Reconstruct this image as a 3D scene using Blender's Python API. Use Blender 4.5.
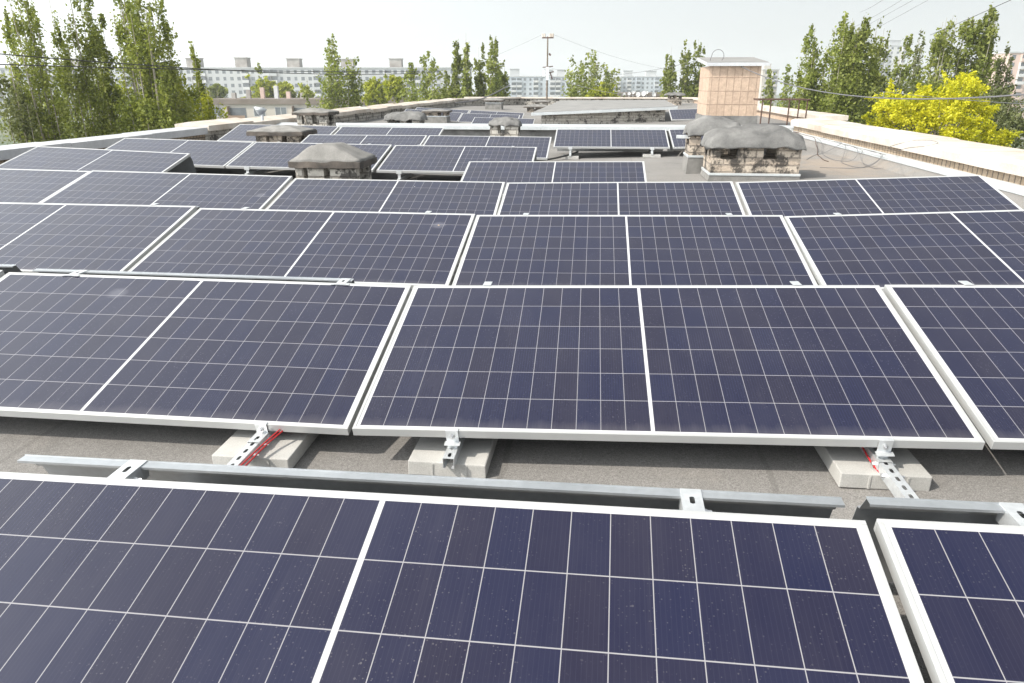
import bpy, bmesh, math, random
import numpy as np
from mathutils import Vector, Matrix, noise

for o in list(bpy.data.objects):
    bpy.data.objects.remove(o)
SC = bpy.context.scene
COL = SC.collection
R = math.radians
H = 1.40                        # eye height above the nominal roof level (z = 0)

# ------------------------------------------------------------------ camera, sky, sun, exposure
cam_d = bpy.data.cameras.new('camera')
cam_d.sensor_width = 36
cam_d.lens = 718.9 / 1024 * 36
cam_d.clip_start = 0.05
cam_d.clip_end = 4000
cam = bpy.data.objects.new('camera', cam_d)
COL.objects.link(cam)
cam.location = (0, 0, H)
cam.rotation_euler = (R(90 - 19.7), 0, R(6.44))
SC.camera = cam

SUN_TO = Vector((-0.86, -0.50, 1.0)).normalized()      # towards the sun: behind the camera, to the left
SUN_EL = math.asin(SUN_TO.z)
SUN_AZ = math.atan2(SUN_TO.x, SUN_TO.y)
w = bpy.data.worlds.new('World')
SC.world = w
w.use_nodes = True
wn = w.node_tree.nodes
wl = w.node_tree.links
bg = wn['Background']
sky = wn.new('ShaderNodeTexSky')
sky.sky_type = 'NISHITA'
sky.sun_disc = False
sky.sun_elevation = SUN_EL
sky.sun_rotation = SUN_AZ
sky.altitude = 50
sky.air_density = 1.0
sky.dust_density = 4.0
sky.ozone_density = 1.0
hz = wn.new('ShaderNodeMixRGB')                        # thin bright overcast veil over the blue
hz.inputs[0].default_value = 0.80
wl.new(sky.outputs[0], hz.inputs[1])
wtc = wn.new('ShaderNodeTexCoord')                     # the veil is brighter on the sun's side of the sky
wdot = wn.new('ShaderNodeVectorMath')
wdot.operation = 'DOT_PRODUCT'
wl.new(wtc.outputs['Generated'], wdot.inputs[0])
wdot.inputs[1].default_value = SUN_TO
wm = []
for op, b_, c_ in (('MULTIPLY_ADD', 0.5, 0.5), ('POWER', 4.0, 0), ('MULTIPLY_ADD', 8.0, 1.0)):
    x = wn.new('ShaderNodeMath')
    x.operation = op
    x.use_clamp = op == 'MULTIPLY_ADD' and b_ == 0.5
    wl.new((wm[-1] if wm else wdot).outputs['Value'], x.inputs[0])
    x.inputs[1].default_value = b_
    x.inputs[2].default_value = c_
    wm.append(x)
wv = wn.new('ShaderNodeVectorMath')
wv.operation = 'SCALE'
wv.inputs[0].default_value = (6.25, 6.52, 6.58)
wsep = wn.new('ShaderNodeSeparateXYZ')                  # and deepest in haze near the horizon
wl.new(wtc.outputs['Generated'], wsep.inputs[0])
wmax = wn.new('ShaderNodeMath')
wmax.operation = 'MAXIMUM'
wl.new(wsep.outputs[2], wmax.inputs[0])
wmax.inputs[1].default_value = 0.0
wel = wn.new('ShaderNodeMath')
wel.operation = 'MULTIPLY_ADD'
wl.new(wmax.outputs[0], wel.inputs[0])
wel.inputs[1].default_value = -0.98
wel.inputs[2].default_value = 1.06
wpr = wn.new('ShaderNodeMath')
wpr.operation = 'MULTIPLY'
wl.new(wel.outputs[0], wpr.inputs[0])
wl.new(wm[-1].outputs[0], wpr.inputs[1])
wl.new(wpr.outputs[0], wv.inputs['Scale'])
wl.new(wv.outputs[0], hz.inputs[2])
wl.new(hz.outputs[0], bg.inputs[0])
bg.inputs[1].default_value = 0.1

sun_d = bpy.data.lights.new('sun', 'SUN')
sun_d.energy = 3.6
sun_d.angle = R(0.6)
sun_d.color = (1.0, 0.93, 0.82)
sun = bpy.data.objects.new('sun', sun_d)
COL.objects.link(sun)
sun.location = SUN_TO * 50
sun.rotation_euler = SUN_TO.to_track_quat('Z', 'Y').to_euler()

SC.view_settings.view_transform = 'Standard'
SC.view_settings.look = 'None'
SC.view_settings.exposure = 0.51
SC.view_settings.gamma = 1.0
SC.cycles.max_bounces = 6
SC.cycles.volume_bounces = 2

# ------------------------------------------------------------------ helpers
PITCH, YAW, F = R(19.7), R(6.44), 718.9

def ray(px, py):
    a, b = (px - 512) / F, (py - 341.5) / F
    c, s = math.cos(PITCH), math.sin(PITCH)
    v = Vector((a, -s * b + c, -c * b - s))
    cy, sy = math.cos(YAW), math.sin(YAW)
    return Vector((cy * v.x - sy * v.y, sy * v.x + cy * v.y, v.z)), v.y

def at(px, py, Y):
    """the point at roof distance Y seen in that direction"""
    v, _ = ray(px, py)
    return Vector((0, 0, H)) + v * (Y / v.y)

def atd(px, py, D):
    """the point at straight-ahead distance D"""
    v, d = ray(px, py)
    return Vector((0, 0, H)) + v * (D / d)

def zr(x):
    """the roof falls gently to a gutter line left of the middle"""
    return -0.02 + 0.03 * max(0, x + 0.9) + 0.008 * max(0, x - 1.4) + 0.024 * max(0, -2.5 - x)

def tag(o, label=None, cat=None, group=None, kind=None):
    if label: o['label'] = label
    if cat: o['category'] = cat
    if group: o['group'] = group
    if kind: o['kind'] = kind
    return o

def empty(name, loc=(0, 0, 0), rot=(0, 0, 0)):
    o = bpy.data.objects.new(name, None)
    o.empty_display_size = 0.2
    o.location = loc
    o.rotation_euler = rot
    COL.objects.link(o)
    return o

class MB:
    def __init__(s):
        s.bm = bmesh.new()
    def box(s, x0, x1, y0, y1, z0, z1, bevel=0.0, M=None):
        v = [s.bm.verts.new(p) for p in ((x0, y0, z0), (x1, y0, z0), (x1, y1, z0), (x0, y1, z0), (x0, y0, z1), (x1, y0, z1), (x1, y1, z1), (x0, y1, z1))]
        fs = [s.bm.faces.new([v[i] for i in q]) for q in ((3, 2, 1, 0), (4, 5, 6, 7), (0, 1, 5, 4), (1, 2, 6, 5), (2, 3, 7, 6), (3, 0, 4, 7))]
        if bevel > 0:
            r = bmesh.ops.bevel(s.bm, geom=list({e for f in fs for e in f.edges}), offset=bevel, segments=2, affect='EDGES', profile=0.5)
            v = list({vv for f in r['faces'] for vv in f.verts} | {vv for vv in v if vv.is_valid})
        if M is not None:
            bmesh.ops.transform(s.bm, matrix=M, verts=v)
        return s
    def poly_prism(s, pts, axis, a, b):
        """profile pts in the plane across axis ('x','y','z'), extruded from a to b"""
        def P(p, t):
            return {'x': (t, p[0], p[1]), 'y': (p[0], t, p[1]), 'z': (p[0], p[1], t)}[axis]
        A = [s.bm.verts.new(P(p, a)) for p in pts]
        B = [s.bm.verts.new(P(p, b)) for p in pts]
        n = len(pts)
        s.bm.faces.new(A)
        s.bm.faces.new(B[::-1])
        for i in range(n):
            j = (i + 1) % n
            s.bm.faces.new((A[j], A[i], B[i], B[j]))
        return s
    def tube(s, pts, r, n=6, r1=None):
        pts = [Vector(p) for p in pts]
        rings = []
        m = len(pts)
        ref = None
        for i, p in enumerate(pts):
            d = (pts[min(i + 1, m - 1)] - pts[max(i - 1, 0)])
            d = d.normalized() if d.length > 1e-9 else Vector((0, 0, 1))
            if ref is None:
                ref = d.orthogonal().normalized()
            ref = (ref - d * ref.dot(d))
            ref = ref.normalized() if ref.length > 1e-6 else d.orthogonal().normalized()
            b = d.cross(ref)
            rr = r if r1 is None else r + (r1 - r) * i / max(1, m - 1)
            rings.append([s.bm.verts.new(p + (ref * math.cos(2 * math.pi * k / n) + b * math.sin(2 * math.pi * k / n)) * rr) for k in range(n)])
        for i in range(m - 1):
            for k in range(n):
                s.bm.faces.new((rings[i][k], rings[i][(k + 1) % n], rings[i + 1][(k + 1) % n], rings[i + 1][k]))
        s.bm.faces.new(rings[0][::-1])
        s.bm.faces.new(rings[-1])
        return s
    def build(s, name, mat, parent=None, smooth=False, loc=None):
        bmesh.ops.recalc_face_normals(s.bm, faces=s.bm.faces[:])
        me = bpy.data.meshes.new(name)
        s.bm.to_mesh(me)
        s.bm.free()
        me.materials.append(mat)
        if smooth:
            me.polygons.foreach_set('use_smooth', [True] * len(me.polygons))
        o = bpy.data.objects.new(name, me)
        COL.objects.link(o)
        if parent is not None: o.parent = parent
        if loc is not None: o.location = loc
        return o

def copy_tree(o, parent=None):
    c = o.copy()
    COL.objects.link(c)
    c.parent = parent
    for ch in list(o.children):
        copy_tree(ch, c)
    return c

# ------------------------------------------------------------------ node helpers and materials
class NT:
    def __init__(s, name):
        s.m = bpy.data.materials.new(name)
        s.m.use_nodes = True
        s.t = s.m.node_tree
        s.b = s.t.nodes['Principled BSDF']
    def n(s, t, **k):
        x = s.t.nodes.new(t)
        for a, v in k.items(): setattr(x, a, v)
        return x
    def put(s, sock, v):
        if hasattr(v, 'is_linked'): s.t.links.new(v, sock)
        elif isinstance(v, (tuple, list)) and len(v) == 3 and sock.type == 'RGBA': sock.default_value = (*v, 1)
        else: sock.default_value = v
    def math(s, op, a, b=0.0, c=None, clamp=False):
        x = s.n('ShaderNodeMath', operation=op, use_clamp=clamp)
        s.put(x.inputs[0], a)
        s.put(x.inputs[1], b)
        if c is not None: s.put(x.inputs[2], c)
        return x.outputs[0]
    def mix(s, f, a, b, mode='MIX'):
        x = s.n('ShaderNodeMixRGB', blend_type=mode)
        s.put(x.inputs[0], f)
        s.put(x.inputs[1], a)
        s.put(x.inputs[2], b)
        return x.outputs[0]
    def coord(s, kind='Object'):
        return s.n('ShaderNodeTexCoord').outputs[kind]
    def xyz(s, v):
        x = s.n('ShaderNodeSeparateXYZ')
        s.put(x.inputs[0], v)
        return x.outputs
    def comb(s, x, y, z=0.0):
        c = s.n('ShaderNodeCombineXYZ')
        for i, v in enumerate((x, y, z)): s.put(c.inputs[i], v)
        return c.outputs[0]
    def vmath(s, op, a, b):
        x = s.n('ShaderNodeVectorMath', operation=op)
        s.put(x.inputs[0], a)
        s.put(x.inputs[1], b)
        return x.outputs[0]
    def noise(s, vec, scale, detail=4, rough=0.55, out='Fac'):
        x = s.n('ShaderNodeTexNoise')
        s.put(x.inputs['Vector'], vec)
        x.inputs['Scale'].default_value = scale
        x.inputs['Detail'].default_value = detail
        x.inputs['Roughness'].default_value = rough
        return x.outputs[out]
    def ramp(s, f, stops):
        x = s.n('ShaderNodeValToRGB')
        e = x.color_ramp.elements
        while len(e) < len(stops): e.new(0.5)
        for el, (p, c) in zip(e, stops):
            el.position = p
            el.color = (*c, 1) if len(c) == 3 else c
        s.put(x.inputs[0], f)
        return x.outputs[0]
    def step(s, f, a, b):
        x = s.n('ShaderNodeMapRange')
        s.put(x.inputs[0], f)
        x.inputs[1].default_value = a
        x.inputs[2].default_value = b
        return x.outputs[0]
    def bump(s, h, strength=0.3, dist=0.01):
        x = s.n('ShaderNodeBump')
        x.inputs['Strength'].default_value = strength
        x.inputs['Distance'].default_value = dist
        s.put(x.inputs['Height'], h)
        s.t.links.new(x.outputs[0], s.b.inputs['Normal'])
    def fin(s, col=None, rough=None, metal=None, **k):
        if col is not None: s.put(s.b.inputs['Base Color'], col)
        if rough is not None: s.put(s.b.inputs['Roughness'], rough)
        if metal is not None: s.put(s.b.inputs['Metallic'], metal)
        for a, v in k.items(): s.put(s.b.inputs[a], v)
        return s.m

def rnd(t):
    return t.n('ShaderNodeObjectInfo').outputs['Random']

def worn(name, c0, c1, scale, rough=0.85, metal=0.0, bump=0.0, bdist=0.005, fine=0.0, fscale=200, per_object=0.0):
    t = NT(name)
    v = t.coord()
    if per_object:
        off = t.math('MULTIPLY', rnd(t), 31.0)
        v = t.vmath('ADD', v, t.comb(off, off, off))
    f = t.step(t.noise(v, scale, 6, 0.6), 0.3, 0.7)
    c = t.mix(f, c0, c1)
    if fine:
        g = t.noise(v, fscale, 2, 0.5)
        c = t.mix(1.0, c, t.mix(t.step(g, 0.3, 0.7), (1 - fine,) * 3, (1 + fine,) * 3), 'MULTIPLY')
    if per_object:
        k = t.math('MULTIPLY_ADD', rnd(t), per_object, 1 - per_object / 2)
        c = t.mix(1.0, c, t.comb(k, k, k), 'MULTIPLY')
    if bump: t.bump(t.noise(v, scale * 6 if not fine else fscale, 4), bump, bdist)
    return t.fin(c, rough, metal)

def side_uv(t):
    """(along, up) on any upright face, taken from object coordinates and the true face normal"""
    p = t.xyz(t.coord())
    nt = t.n('ShaderNodeVectorTransform', vector_type='NORMAL', convert_from='WORLD', convert_to='OBJECT')
    t.t.links.new(t.n('ShaderNodeNewGeometry').outputs['True Normal'], nt.inputs[0])
    nn = t.xyz(nt.outputs[0])
    f = t.math('GREATER_THAN', t.math('ABSOLUTE', nn[0]), t.math('ABSOLUTE', nn[1]))
    u = t.math('ADD', t.math('MULTIPLY', p[1], f), t.math('MULTIPLY', p[0], t.math('SUBTRACT', 1.0, f)))
    return u, p[2]

def brick(name, c0, c1, mortar, bw=0.25, bh=0.075, soot=0.0, ms=0.012):
    t = NT(name)
    u, z = side_uv(t)
    b = t.n('ShaderNodeTexBrick')
    t.put(b.inputs['Vector'], t.comb(u, z))
    b.inputs['Scale'].default_value = 1
    b.inputs['Brick Width'].default_value = bw
    b.inputs['Row Height'].default_value = bh
    b.inputs['Mortar Size'].default_value = ms
    b.inputs['Mortar Smooth'].default_value = 0.3
    b.inputs['Color1'].default_value = (*c0, 1)
    b.inputs['Color2'].default_value = (*c1, 1)
    b.inputs['Mortar'].default_value = (*mortar, 1)
    v = t.coord()
    off = t.math('MULTIPLY', rnd(t), 17.0)
    v = t.vmath('ADD', v, t.comb(off, off, off))
    c = t.mix(0.5, b.outputs[0], t.ramp(t.noise(v, 9, 6, 0.7), [(0.3, (0.5, 0.48, 0.45)), (0.7, (1.25, 1.2, 1.15))]), 'MULTIPLY')
    if soot:
        s = t.step(t.noise(v, 4.5, 5, 0.75), 0.62 - 0.16 * soot, 0.66 - 0.1 * soot)
        c = t.mix(t.math('MULTIPLY', s, 0.9), c, (0.035, 0.032, 0.03))
    t.bump(t.math('ADD', t.math('MULTIPLY', b.outputs['Fac'], -1.0), t.noise(v, 40, 3)), 0.9, 0.02)
    return t.fin(c, 0.9)

L_, W_, MU, MV, G_ = 2.279, 1.134, 0.0247, 0.0222, 0.0130
def panel_glass():
    t = NT('panel_glass')
    co = t.coord()
    p = t.xyz(co)
    pc = (L_ / 2 - MU - G_ / 2) / 12
    pr = (W_ - 2 * MV) / 6
    xa = t.math('SUBTRACT', t.math('ABSOLUTE', p[0]), G_ / 2)
    y = t.math('SUBTRACT', p[1], MV)
    dx = t.math('PINGPONG', xa, pc / 2)
    dy = t.math('PINGPONG', y, pr / 2)
    l1 = t.math('LESS_THAN', dx, 0.00112)
    l2 = t.math('LESS_THAN', dy, 0.00155)
    edge = t.math('MAXIMUM', t.math('LESS_THAN', xa, 0.0), t.math('GREATER_THAN', xa, L_ / 2 - MU - G_ / 2))
    edge = t.math('MAXIMUM', edge, t.math('MAXIMUM', t.math('LESS_THAN', y, 0.0), t.math('GREATER_THAN', y, W_ - 2 * MV)))
    line = t.math('MAXIMUM', l1, l2)
    # every cell its own tint
    wn_ = t.n('ShaderNodeTexWhiteNoise', noise_dimensions='3D')
    r = rnd(t)
    sgn = t.math('SIGN', p[0])
    t.put(wn_.inputs['Vector'], t.comb(t.math('MULTIPLY', t.math('ADD', t.math('FLOOR', t.math('DIVIDE', xa, pc)), 1.5), sgn), t.math('FLOOR', t.math('DIVIDE', y, pr)), t.math('MULTIPLY', r, 57.0)))
    cell = t.mix(wn_.outputs[0], (0.0073, 0.0094, 0.036), (0.0104, 0.0100, 0.029))
    # fine silver fingers
    fing = t.math('LESS_THAN', t.math('PINGPONG', p[0], 0.0052), 0.0007)
    cell = t.mix(t.math('MULTIPLY', fing, 0.025), cell, (0.25, 0.25, 0.3))
    off = t.math('MULTIPLY', r, 23.7)
    v = t.vmath('ADD', co, t.comb(off, t.math('MULTIPLY', r, 91.3), 0.0))
    c = t.mix(line, cell, (0.27, 0.265, 0.285))
    c = t.mix(edge, c, (0.56, 0.57, 0.58))
    # a film of dust, wiped along the slope by rain
    st = t.noise(t.vmath('MULTIPLY', v, (9.0, 1.3, 1.0)), 1.6, 5, 0.7)
    film = t.math('MULTIPLY_ADD', t.step(st, 0.35, 0.8), 0.014, 0.006)
    low = t.math('MULTIPLY', t.step(t.noise(v, 2.2, 3), 0.45, 0.75), 0.014)
    film = t.math('ADD', film, low)
    # specks
    def dots(scale, radius, share):
        vo = t.n('ShaderNodeTexVoronoi')
        t.put(vo.inputs['Vector'], v)
        vo.inputs['Scale'].default_value = scale
        rr = t.xyz(vo.outputs['Color'])
        on = t.math('LESS_THAN', rr[0], share)
        rad = t.math('MULTIPLY', rr[1], radius)
        return t.math('MULTIPLY', on, t.math('LESS_THAN', vo.outputs['Distance'], rad))
    patch = t.step(t.noise(t.vmath('MULTIPLY', v, (1.5, 0.9, 1.0)), 2.0, 4, 0.65), 0.36, 0.66)
    d1 = t.math('MULTIPLY', t.math('MULTIPLY', dots(130, 0.28, 0.7), 0.13), patch)
    d2 = t.math('MULTIPLY', t.math('MULTIPLY', dots(62, 0.17, 0.22), 0.16), patch)
    edgey = t.math('ADD', p[1], t.math('MULTIPLY', t.math('SUBTRACT', t.noise(t.vmath('MULTIPLY', v, (6.0, 1.0, 1.0)), 3.0, 4, 0.7), 0.5), 0.09))
    film = t.math('ADD', film, t.math('MULTIPLY', t.math('SUBTRACT', 1.0, t.step(edgey, 0.005, 0.075)), 0.09))
    # vertical rain runs
    run = t.noise(t.vmath('MULTIPLY', v, (26.0, 0.9, 1.0)), 1.0, 4, 0.75)
    film = t.math('ADD', film, t.math('MULTIPLY', t.math('MULTIPLY', t.step(run, 0.58, 0.72), patch), 0.022))
    film = t.math('MAXIMUM', film, t.math('MAXIMUM', d1, d2))
    c = t.mix(film, c, (0.50, 0.47, 0.46))
    vw = t.vmath('ADD', v, t.vmath('MULTIPLY', t.noise(v, 40, 2, 0.5, 'Color'), (0.02, 0.02, 0.0)))
    vo = t.n('ShaderNodeTexVoronoi')
    t.put(vo.inputs['Vector'], vw)
    vo.inputs['Scale'].default_value = 2.6
    rr = t.xyz(vo.outputs['Color'])
    on = t.math('LESS_THAN', rr[0], t.math('MULTIPLY_ADD', r, 0.22, 0.04))
    core = t.math('MULTIPLY', on, t.math('LESS_THAN', vo.outputs['Distance'], t.math('MULTIPLY_ADD', rr[1], 0.028, 0.010)))
    halo = t.math('MULTIPLY', t.math('MULTIPLY', on, t.math('GREATER_THAN', rr[1], 0.7)), t.math('MULTIPLY', t.math('SUBTRACT', 1.0, t.step(vo.outputs['Distance'], 0.08, 0.17)), 0.12))
    c = t.mix(halo, c, (0.5, 0.5, 0.55))
    c = t.mix(core, c, t.mix(rr[2], (0.62, 0.60, 0.55), (0.38, 0.27, 0.18)))
    rough = t.math('MULTIPLY_ADD', st, 0.16, 0.14)
    rough = t.math('MAXIMUM', rough, t.math('MULTIPLY', core, 0.8))
    return t.fin(c, rough, 0.0, **{'IOR': 1.52, 'Sheen Weight': 0.18, 'Sheen Roughness': 0.18})

M = {}
M['glass'] = panel_glass()
M['frame'] = worn('anodised_aluminium', (0.46, 0.47, 0.475), (0.52, 0.525, 0.52), 3, 0.40, 0.25)
M['galv'] = worn('galvanised_steel', (0.60, 0.62, 0.64), (0.72, 0.74, 0.75), 25, 0.40, 0.55, fine=0.06, fscale=60)
M['sheet'] = worn('deflector_sheet', (0.38, 0.40, 0.42), (0.50, 0.52, 0.54), 4, 0.32, 0.6, fine=0.05, fscale=50)
M['bolt'] = worn('zinc_bolt', (0.55, 0.56, 0.58), (0.7, 0.7, 0.7), 30, 0.3, 0.9)
M['paver'] = worn('concrete_paver', (0.39, 0.386, 0.372), (0.48, 0.472, 0.452), 7, 0.92, bump=0.25, fine=0.12, fscale=260, per_object=0.12)
M['red'] = worn('red_cable', (0.42, 0.012, 0.02), (0.5, 0.03, 0.03), 20, 0.45)
M['black'] = worn('black_cable', (0.018, 0.018, 0.02), (0.03, 0.03, 0.03), 10, 0.5)
M['greycable'] = worn('grey_cable', (0.10, 0.10, 0.11), (0.16, 0.16, 0.17), 3, 0.6)
M['rust'] = worn('rusty_iron', (0.05, 0.03, 0.025), (0.12, 0.065, 0.045), 12, 0.8)
M['felt_cap'] = worn('bitumen_cap', (0.10, 0.10, 0.10), (0.25, 0.247, 0.24), 3.2, 0.9, bump=0.7, bdist=0.02, fine=0.22, fscale=120, per_object=0.15)
M['conc_cap'] = worn('weathered_concrete', (0.15, 0.147, 0.14), (0.27, 0.262, 0.25), 5, 0.92, bump=0.4, bdist=0.01, fine=0.16, fscale=140, per_object=0.1)
M['metal_cap'] = worn('painted_sheet_metal', (0.50, 0.53, 0.55), (0.62, 0.65, 0.66), 2.5, 0.42, 0.3, fine=0.05, fscale=30)
M['lilac'] = worn('grey_coping_sheet', (0.46, 0.47, 0.50), (0.60, 0.61, 0.63), 1.2, 0.45, 0.25, fine=0.06, fscale=25)
M['whitewash'] = worn('whitewashed_concrete', (0.42, 0.35, 0.285), (0.66, 0.62, 0.57), 1.4, 0.85, bump=0.2, fine=0.08, fscale=60)
M['rim'] = worn('tarred_rim', (0.03, 0.028, 0.027), (0.16, 0.135, 0.115), 3.5, 0.9, bump=0.4, fine=0.15, fscale=80)
M['slab'] = worn('grey_roof_felt', (0.20, 0.20, 0.195), (0.27, 0.265, 0.26), 1.5, 0.93, bump=0.3, fine=0.15, fscale=120)
M['dark'] = worn('dark_flue', (0.012, 0.011, 0.01), (0.02, 0.02, 0.018), 5, 0.95)
M['brick_soot'] = brick('sooty_brick', (0.60, 0.53, 0.45), (0.50, 0.42, 0.345), (0.33, 0.29, 0.25), 0.30, 0.105, 0.95)
M['brick_grey'] = brick('grey_limewashed_brick', (0.56, 0.54, 0.50), (0.46, 0.44, 0.40), (0.28, 0.26, 0.235), 0.30, 0.105, 0.7)
M['brick_parapet'] = brick('parapet_brick', (0.46, 0.37, 0.28), (0.37, 0.29, 0.21), (0.16, 0.135, 0.11), 0.125, 0.3, 0.2)
M['tile'] = brick('peach_wall_tile', (0.54, 0.415, 0.325), (0.48, 0.365, 0.285), (0.39, 0.295, 0.23), 0.205, 0.36, 0.0, 0.010)
M['tile'].node_tree.nodes['Brick Texture'].offset = 0.0

def roof_material():
    t = NT('bitumen_roof_felt')
    p = t.xyz(t.coord())
    v = t.coord()
    base = t.mix(t.step(t.noise(v, 0.55, 5, 0.6), 0.35, 0.65), (0.190, 0.182, 0.174), (0.240, 0.231, 0.222))
    base = t.mix(t.math('MULTIPLY', t.step(t.noise(v, 2.3, 5, 0.7), 0.55, 0.75), 0.45), base, (0.26, 0.238, 0.215))
    base = t.mix(t.math('MULTIPLY', t.step(t.noise(t.vmath('ADD', v, (5.2, 1.3, 0.0)), 1.1, 6, 0.7), 0.58, 0.7), 0.5), base, (0.11, 0.105, 0.10))
    # mineral granules
    g = t.noise(v, 240, 2, 0.6)
    g2 = t.noise(v, 75, 3, 0.6)
    base = t.mix(1.0, base, t.mix(t.step(g, 0.3, 0.7), (0.60, 0.60, 0.60), (1.40, 1.40, 1.40)), 'MULTIPLY')
    base = t.mix(1.0, base, t.mix(t.step(g2, 0.3, 0.7), (0.86, 0.86, 0.86), (1.14, 1.14, 1.14)), 'MULTIPLY')
    # lapped seams every metre along the felt, with tar bleeding out
    wob = t.math('MULTIPLY', t.math('SUBTRACT', t.noise(v, 3.0, 3), 0.5), 0.05)
    seam = t.math('LESS_THAN', t.math('PINGPONG', t.math('ADD', t.math('ADD', p[0], 0.31), wob), 0.5), 0.012)
    base = t.mix(t.math('MULTIPLY', seam, 0.30), base, (0.10, 0.095, 0.09))
    # rusty sand patch near the right parapet
    dx = t.math('MULTIPLY', t.math('SUBTRACT', p[0], 3.9), 0.9)
    dy = t.math('MULTIPLY', t.math('SUBTRACT', p[1], 12.6), 0.32)
    d = t.math('SQRT', t.math('ADD', t.math('MULTIPLY', dx, dx), t.math('MULTIPLY', dy, dy)))
    d = t.math('ADD', d, t.math('MULTIPLY', t.math('SUBTRACT', t.noise(v, 2.0, 5, 0.7), 0.5), 1.6))
    base = t.mix(t.math('MULTIPLY', t.math('SUBTRACT', 1.0, t.step(d, 0.15, 0.7)), 0.45), base, (0.38, 0.29, 0.21))
    t.bump(t.math('ADD', g, t.math('MULTIPLY', g2, 0.8)), 0.5, 0.004)
    return t.fin(base, 0.95)
M['roof'] = roof_material()

# ------------------------------------------------------------------ ground and the building we stand on
def sheet(name, x0, x1, y0, y1, z, mat, nx=1, ny=1, fz=None):
    xs = np.linspace(x0, x1, nx + 1)
    ys = np.linspace(y0, y1, ny + 1)
    vs = [(x, y, z if fz is None else fz(x, y)) for y in ys for x in xs]
    fs = [(j * (nx + 1) + i, j * (nx + 1) + i + 1, (j + 1) * (nx + 1) + i + 1, (j + 1) * (nx + 1) + i) for j in range(ny) for i in range(nx)]
    me = bpy.data.meshes.new(name)
    me.from_pydata(vs, [], fs)
    me.materials.append(mat)
    o = bpy.data.objects.new(name, me)
    COL.objects.link(o)
    return o

GZ = -15.0
tg = NT('courtyard_ground')
vg = tg.coord()
gc = tg.mix(tg.step(tg.noise(vg, 0.03, 4), 0.42, 0.58), (0.055, 0.085, 0.028), (0.10, 0.11, 0.05))
gc = tg.mix(tg.step(tg.noise(vg, 0.012, 3), 0.55, 0.62), gc, (0.20, 0.19, 0.17))
tag(sheet('ground', -900, 900, -200, 1300, GZ, tg.fin(gc, 0.95)), kind='structure')
roof = tag(sheet('roof', -9.0, 5.25, -7, 52.4, 0, M['roof'], 57, 60, lambda x, y: zr(x)), kind='structure')
sec2 = tag(sheet('roof', 5.25, 7.4, 20.0, 52.4, 0, M['roof'], 8, 40, lambda x, y: zr(min(x, 5.6))), kind='structure')
wall_m = worn('panel_house_wall', (0.42, 0.40, 0.36), (0.52, 0.50, 0.46), 0.6, 0.9)
hb = MB()
hb.box(-8.9, 5.2, -6.9, 52.3, GZ, -0.12).box(5.21, 7.3, 20.1, 52.3, GZ, -0.12)
tag(hb.build('house_walls', wall_m), kind='structure')

# ------------------------------------------------------------------ parapets
def parapet(name, label, profile_wall, profile_cap, y0, y1, wall_mat, cap_mat, apron=None, cap_seg=2.4, jit=0.004, seed=1):
    rg = random.Random(seed)
    root = empty(name, (0, 0, 0))
    tag(root, label, 'parapet')
    MB().poly_prism(profile_wall, 'y', y0, y1).build('wall', wall_mat, root)
    mb = MB()
    y = y0
    while y < y1 - 0.05:
        e = min(y1, y + cap_seg * rg.uniform(0.85, 1.15))
        dz, dx = rg.uniform(-jit, jit), rg.uniform(-jit, jit)
        mb.poly_prism([(a + dx, b + dz) for a, b in profile_cap], 'y', y + 0.004, e - 0.004)
        y = e
    mb.build('coping', cap_mat, root)
    if apron:
        MB().poly_prism(apron, 'y', y0 + 0.01, y1 - 0.01).build('flashing', M['metal_cap'], root)
    return root

parapet('parapet', 'long low parapet on the left, with a grey sheet metal coping over brick', [(-8.98, 0.0), (-8.58, 0.0), (-8.58, 0.355), (-8.98, 0.355)],
        [(-9.12, 0.44), (-9.12, 0.505), (-8.50, 0.50), (-8.50, 0.365), (-8.53, 0.357), (-8.53, 0.455)], -7, 15.6, M['brick_parapet'], M['lilac'], jit=0.006, seed=3)
parapet('parapet', 'whitewashed stretch of the left parapet beyond the small grey dish', [(-8.98, 0.0), (-8.58, 0.0), (-8.58, 0.40), (-8.98, 0.40)],
        [(-9.25, 0.40), (-9.25, 0.55), (-8.90, 0.60), (-8.46, 0.52), (-8.46, 0.40)], 15.62, 45.5, M['brick_grey'], M['whitewash'], jit=0.02, seed=8)
parapet('parapet', 'broad whitewashed parapet at right, over a brick course beside the loose wire coil', [(4.80, 0.05), (5.45, 0.05), (5.45, 0.44), (4.80, 0.44)],
        [(4.72, 0.442), (4.71, 0.555), (4.80, 0.60), (5.50, 0.61), (5.60, 0.575), (5.60, 0.442)], -7, 19.0, M['brick_parapet'], M['whitewash'],
        [(4.66, 0.262), (4.775, 0.325), (4.797, 0.325), (4.797, 0.24), (4.66, 0.250)], 1.9, 0.010, seed=5)
parapet('parapet', 'far white parapet at right behind the rusty railing, faced with peach tiles', [(6.45, 0.05), (7.0, 0.05), (7.0, 0.42), (6.45, 0.42)],
        [(6.36, 0.42), (6.36, 0.54), (7.1, 0.56), (7.1, 0.42)], 22.3, 52.0, M['tile'], M['whitewash'], seed=6)
bpy.data.objects['parapet.002'].name
MB().poly_prism([(4.36, 0.13), (4.60, 0.235), (4.70, 0.248), (4.795, 0.238), (4.795, 0.10), (4.36, 0.10)], 'y', -6.98, 18.98).build('felt_upstand', M['roof'], bpy.data.objects['parapet.002'])
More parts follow.
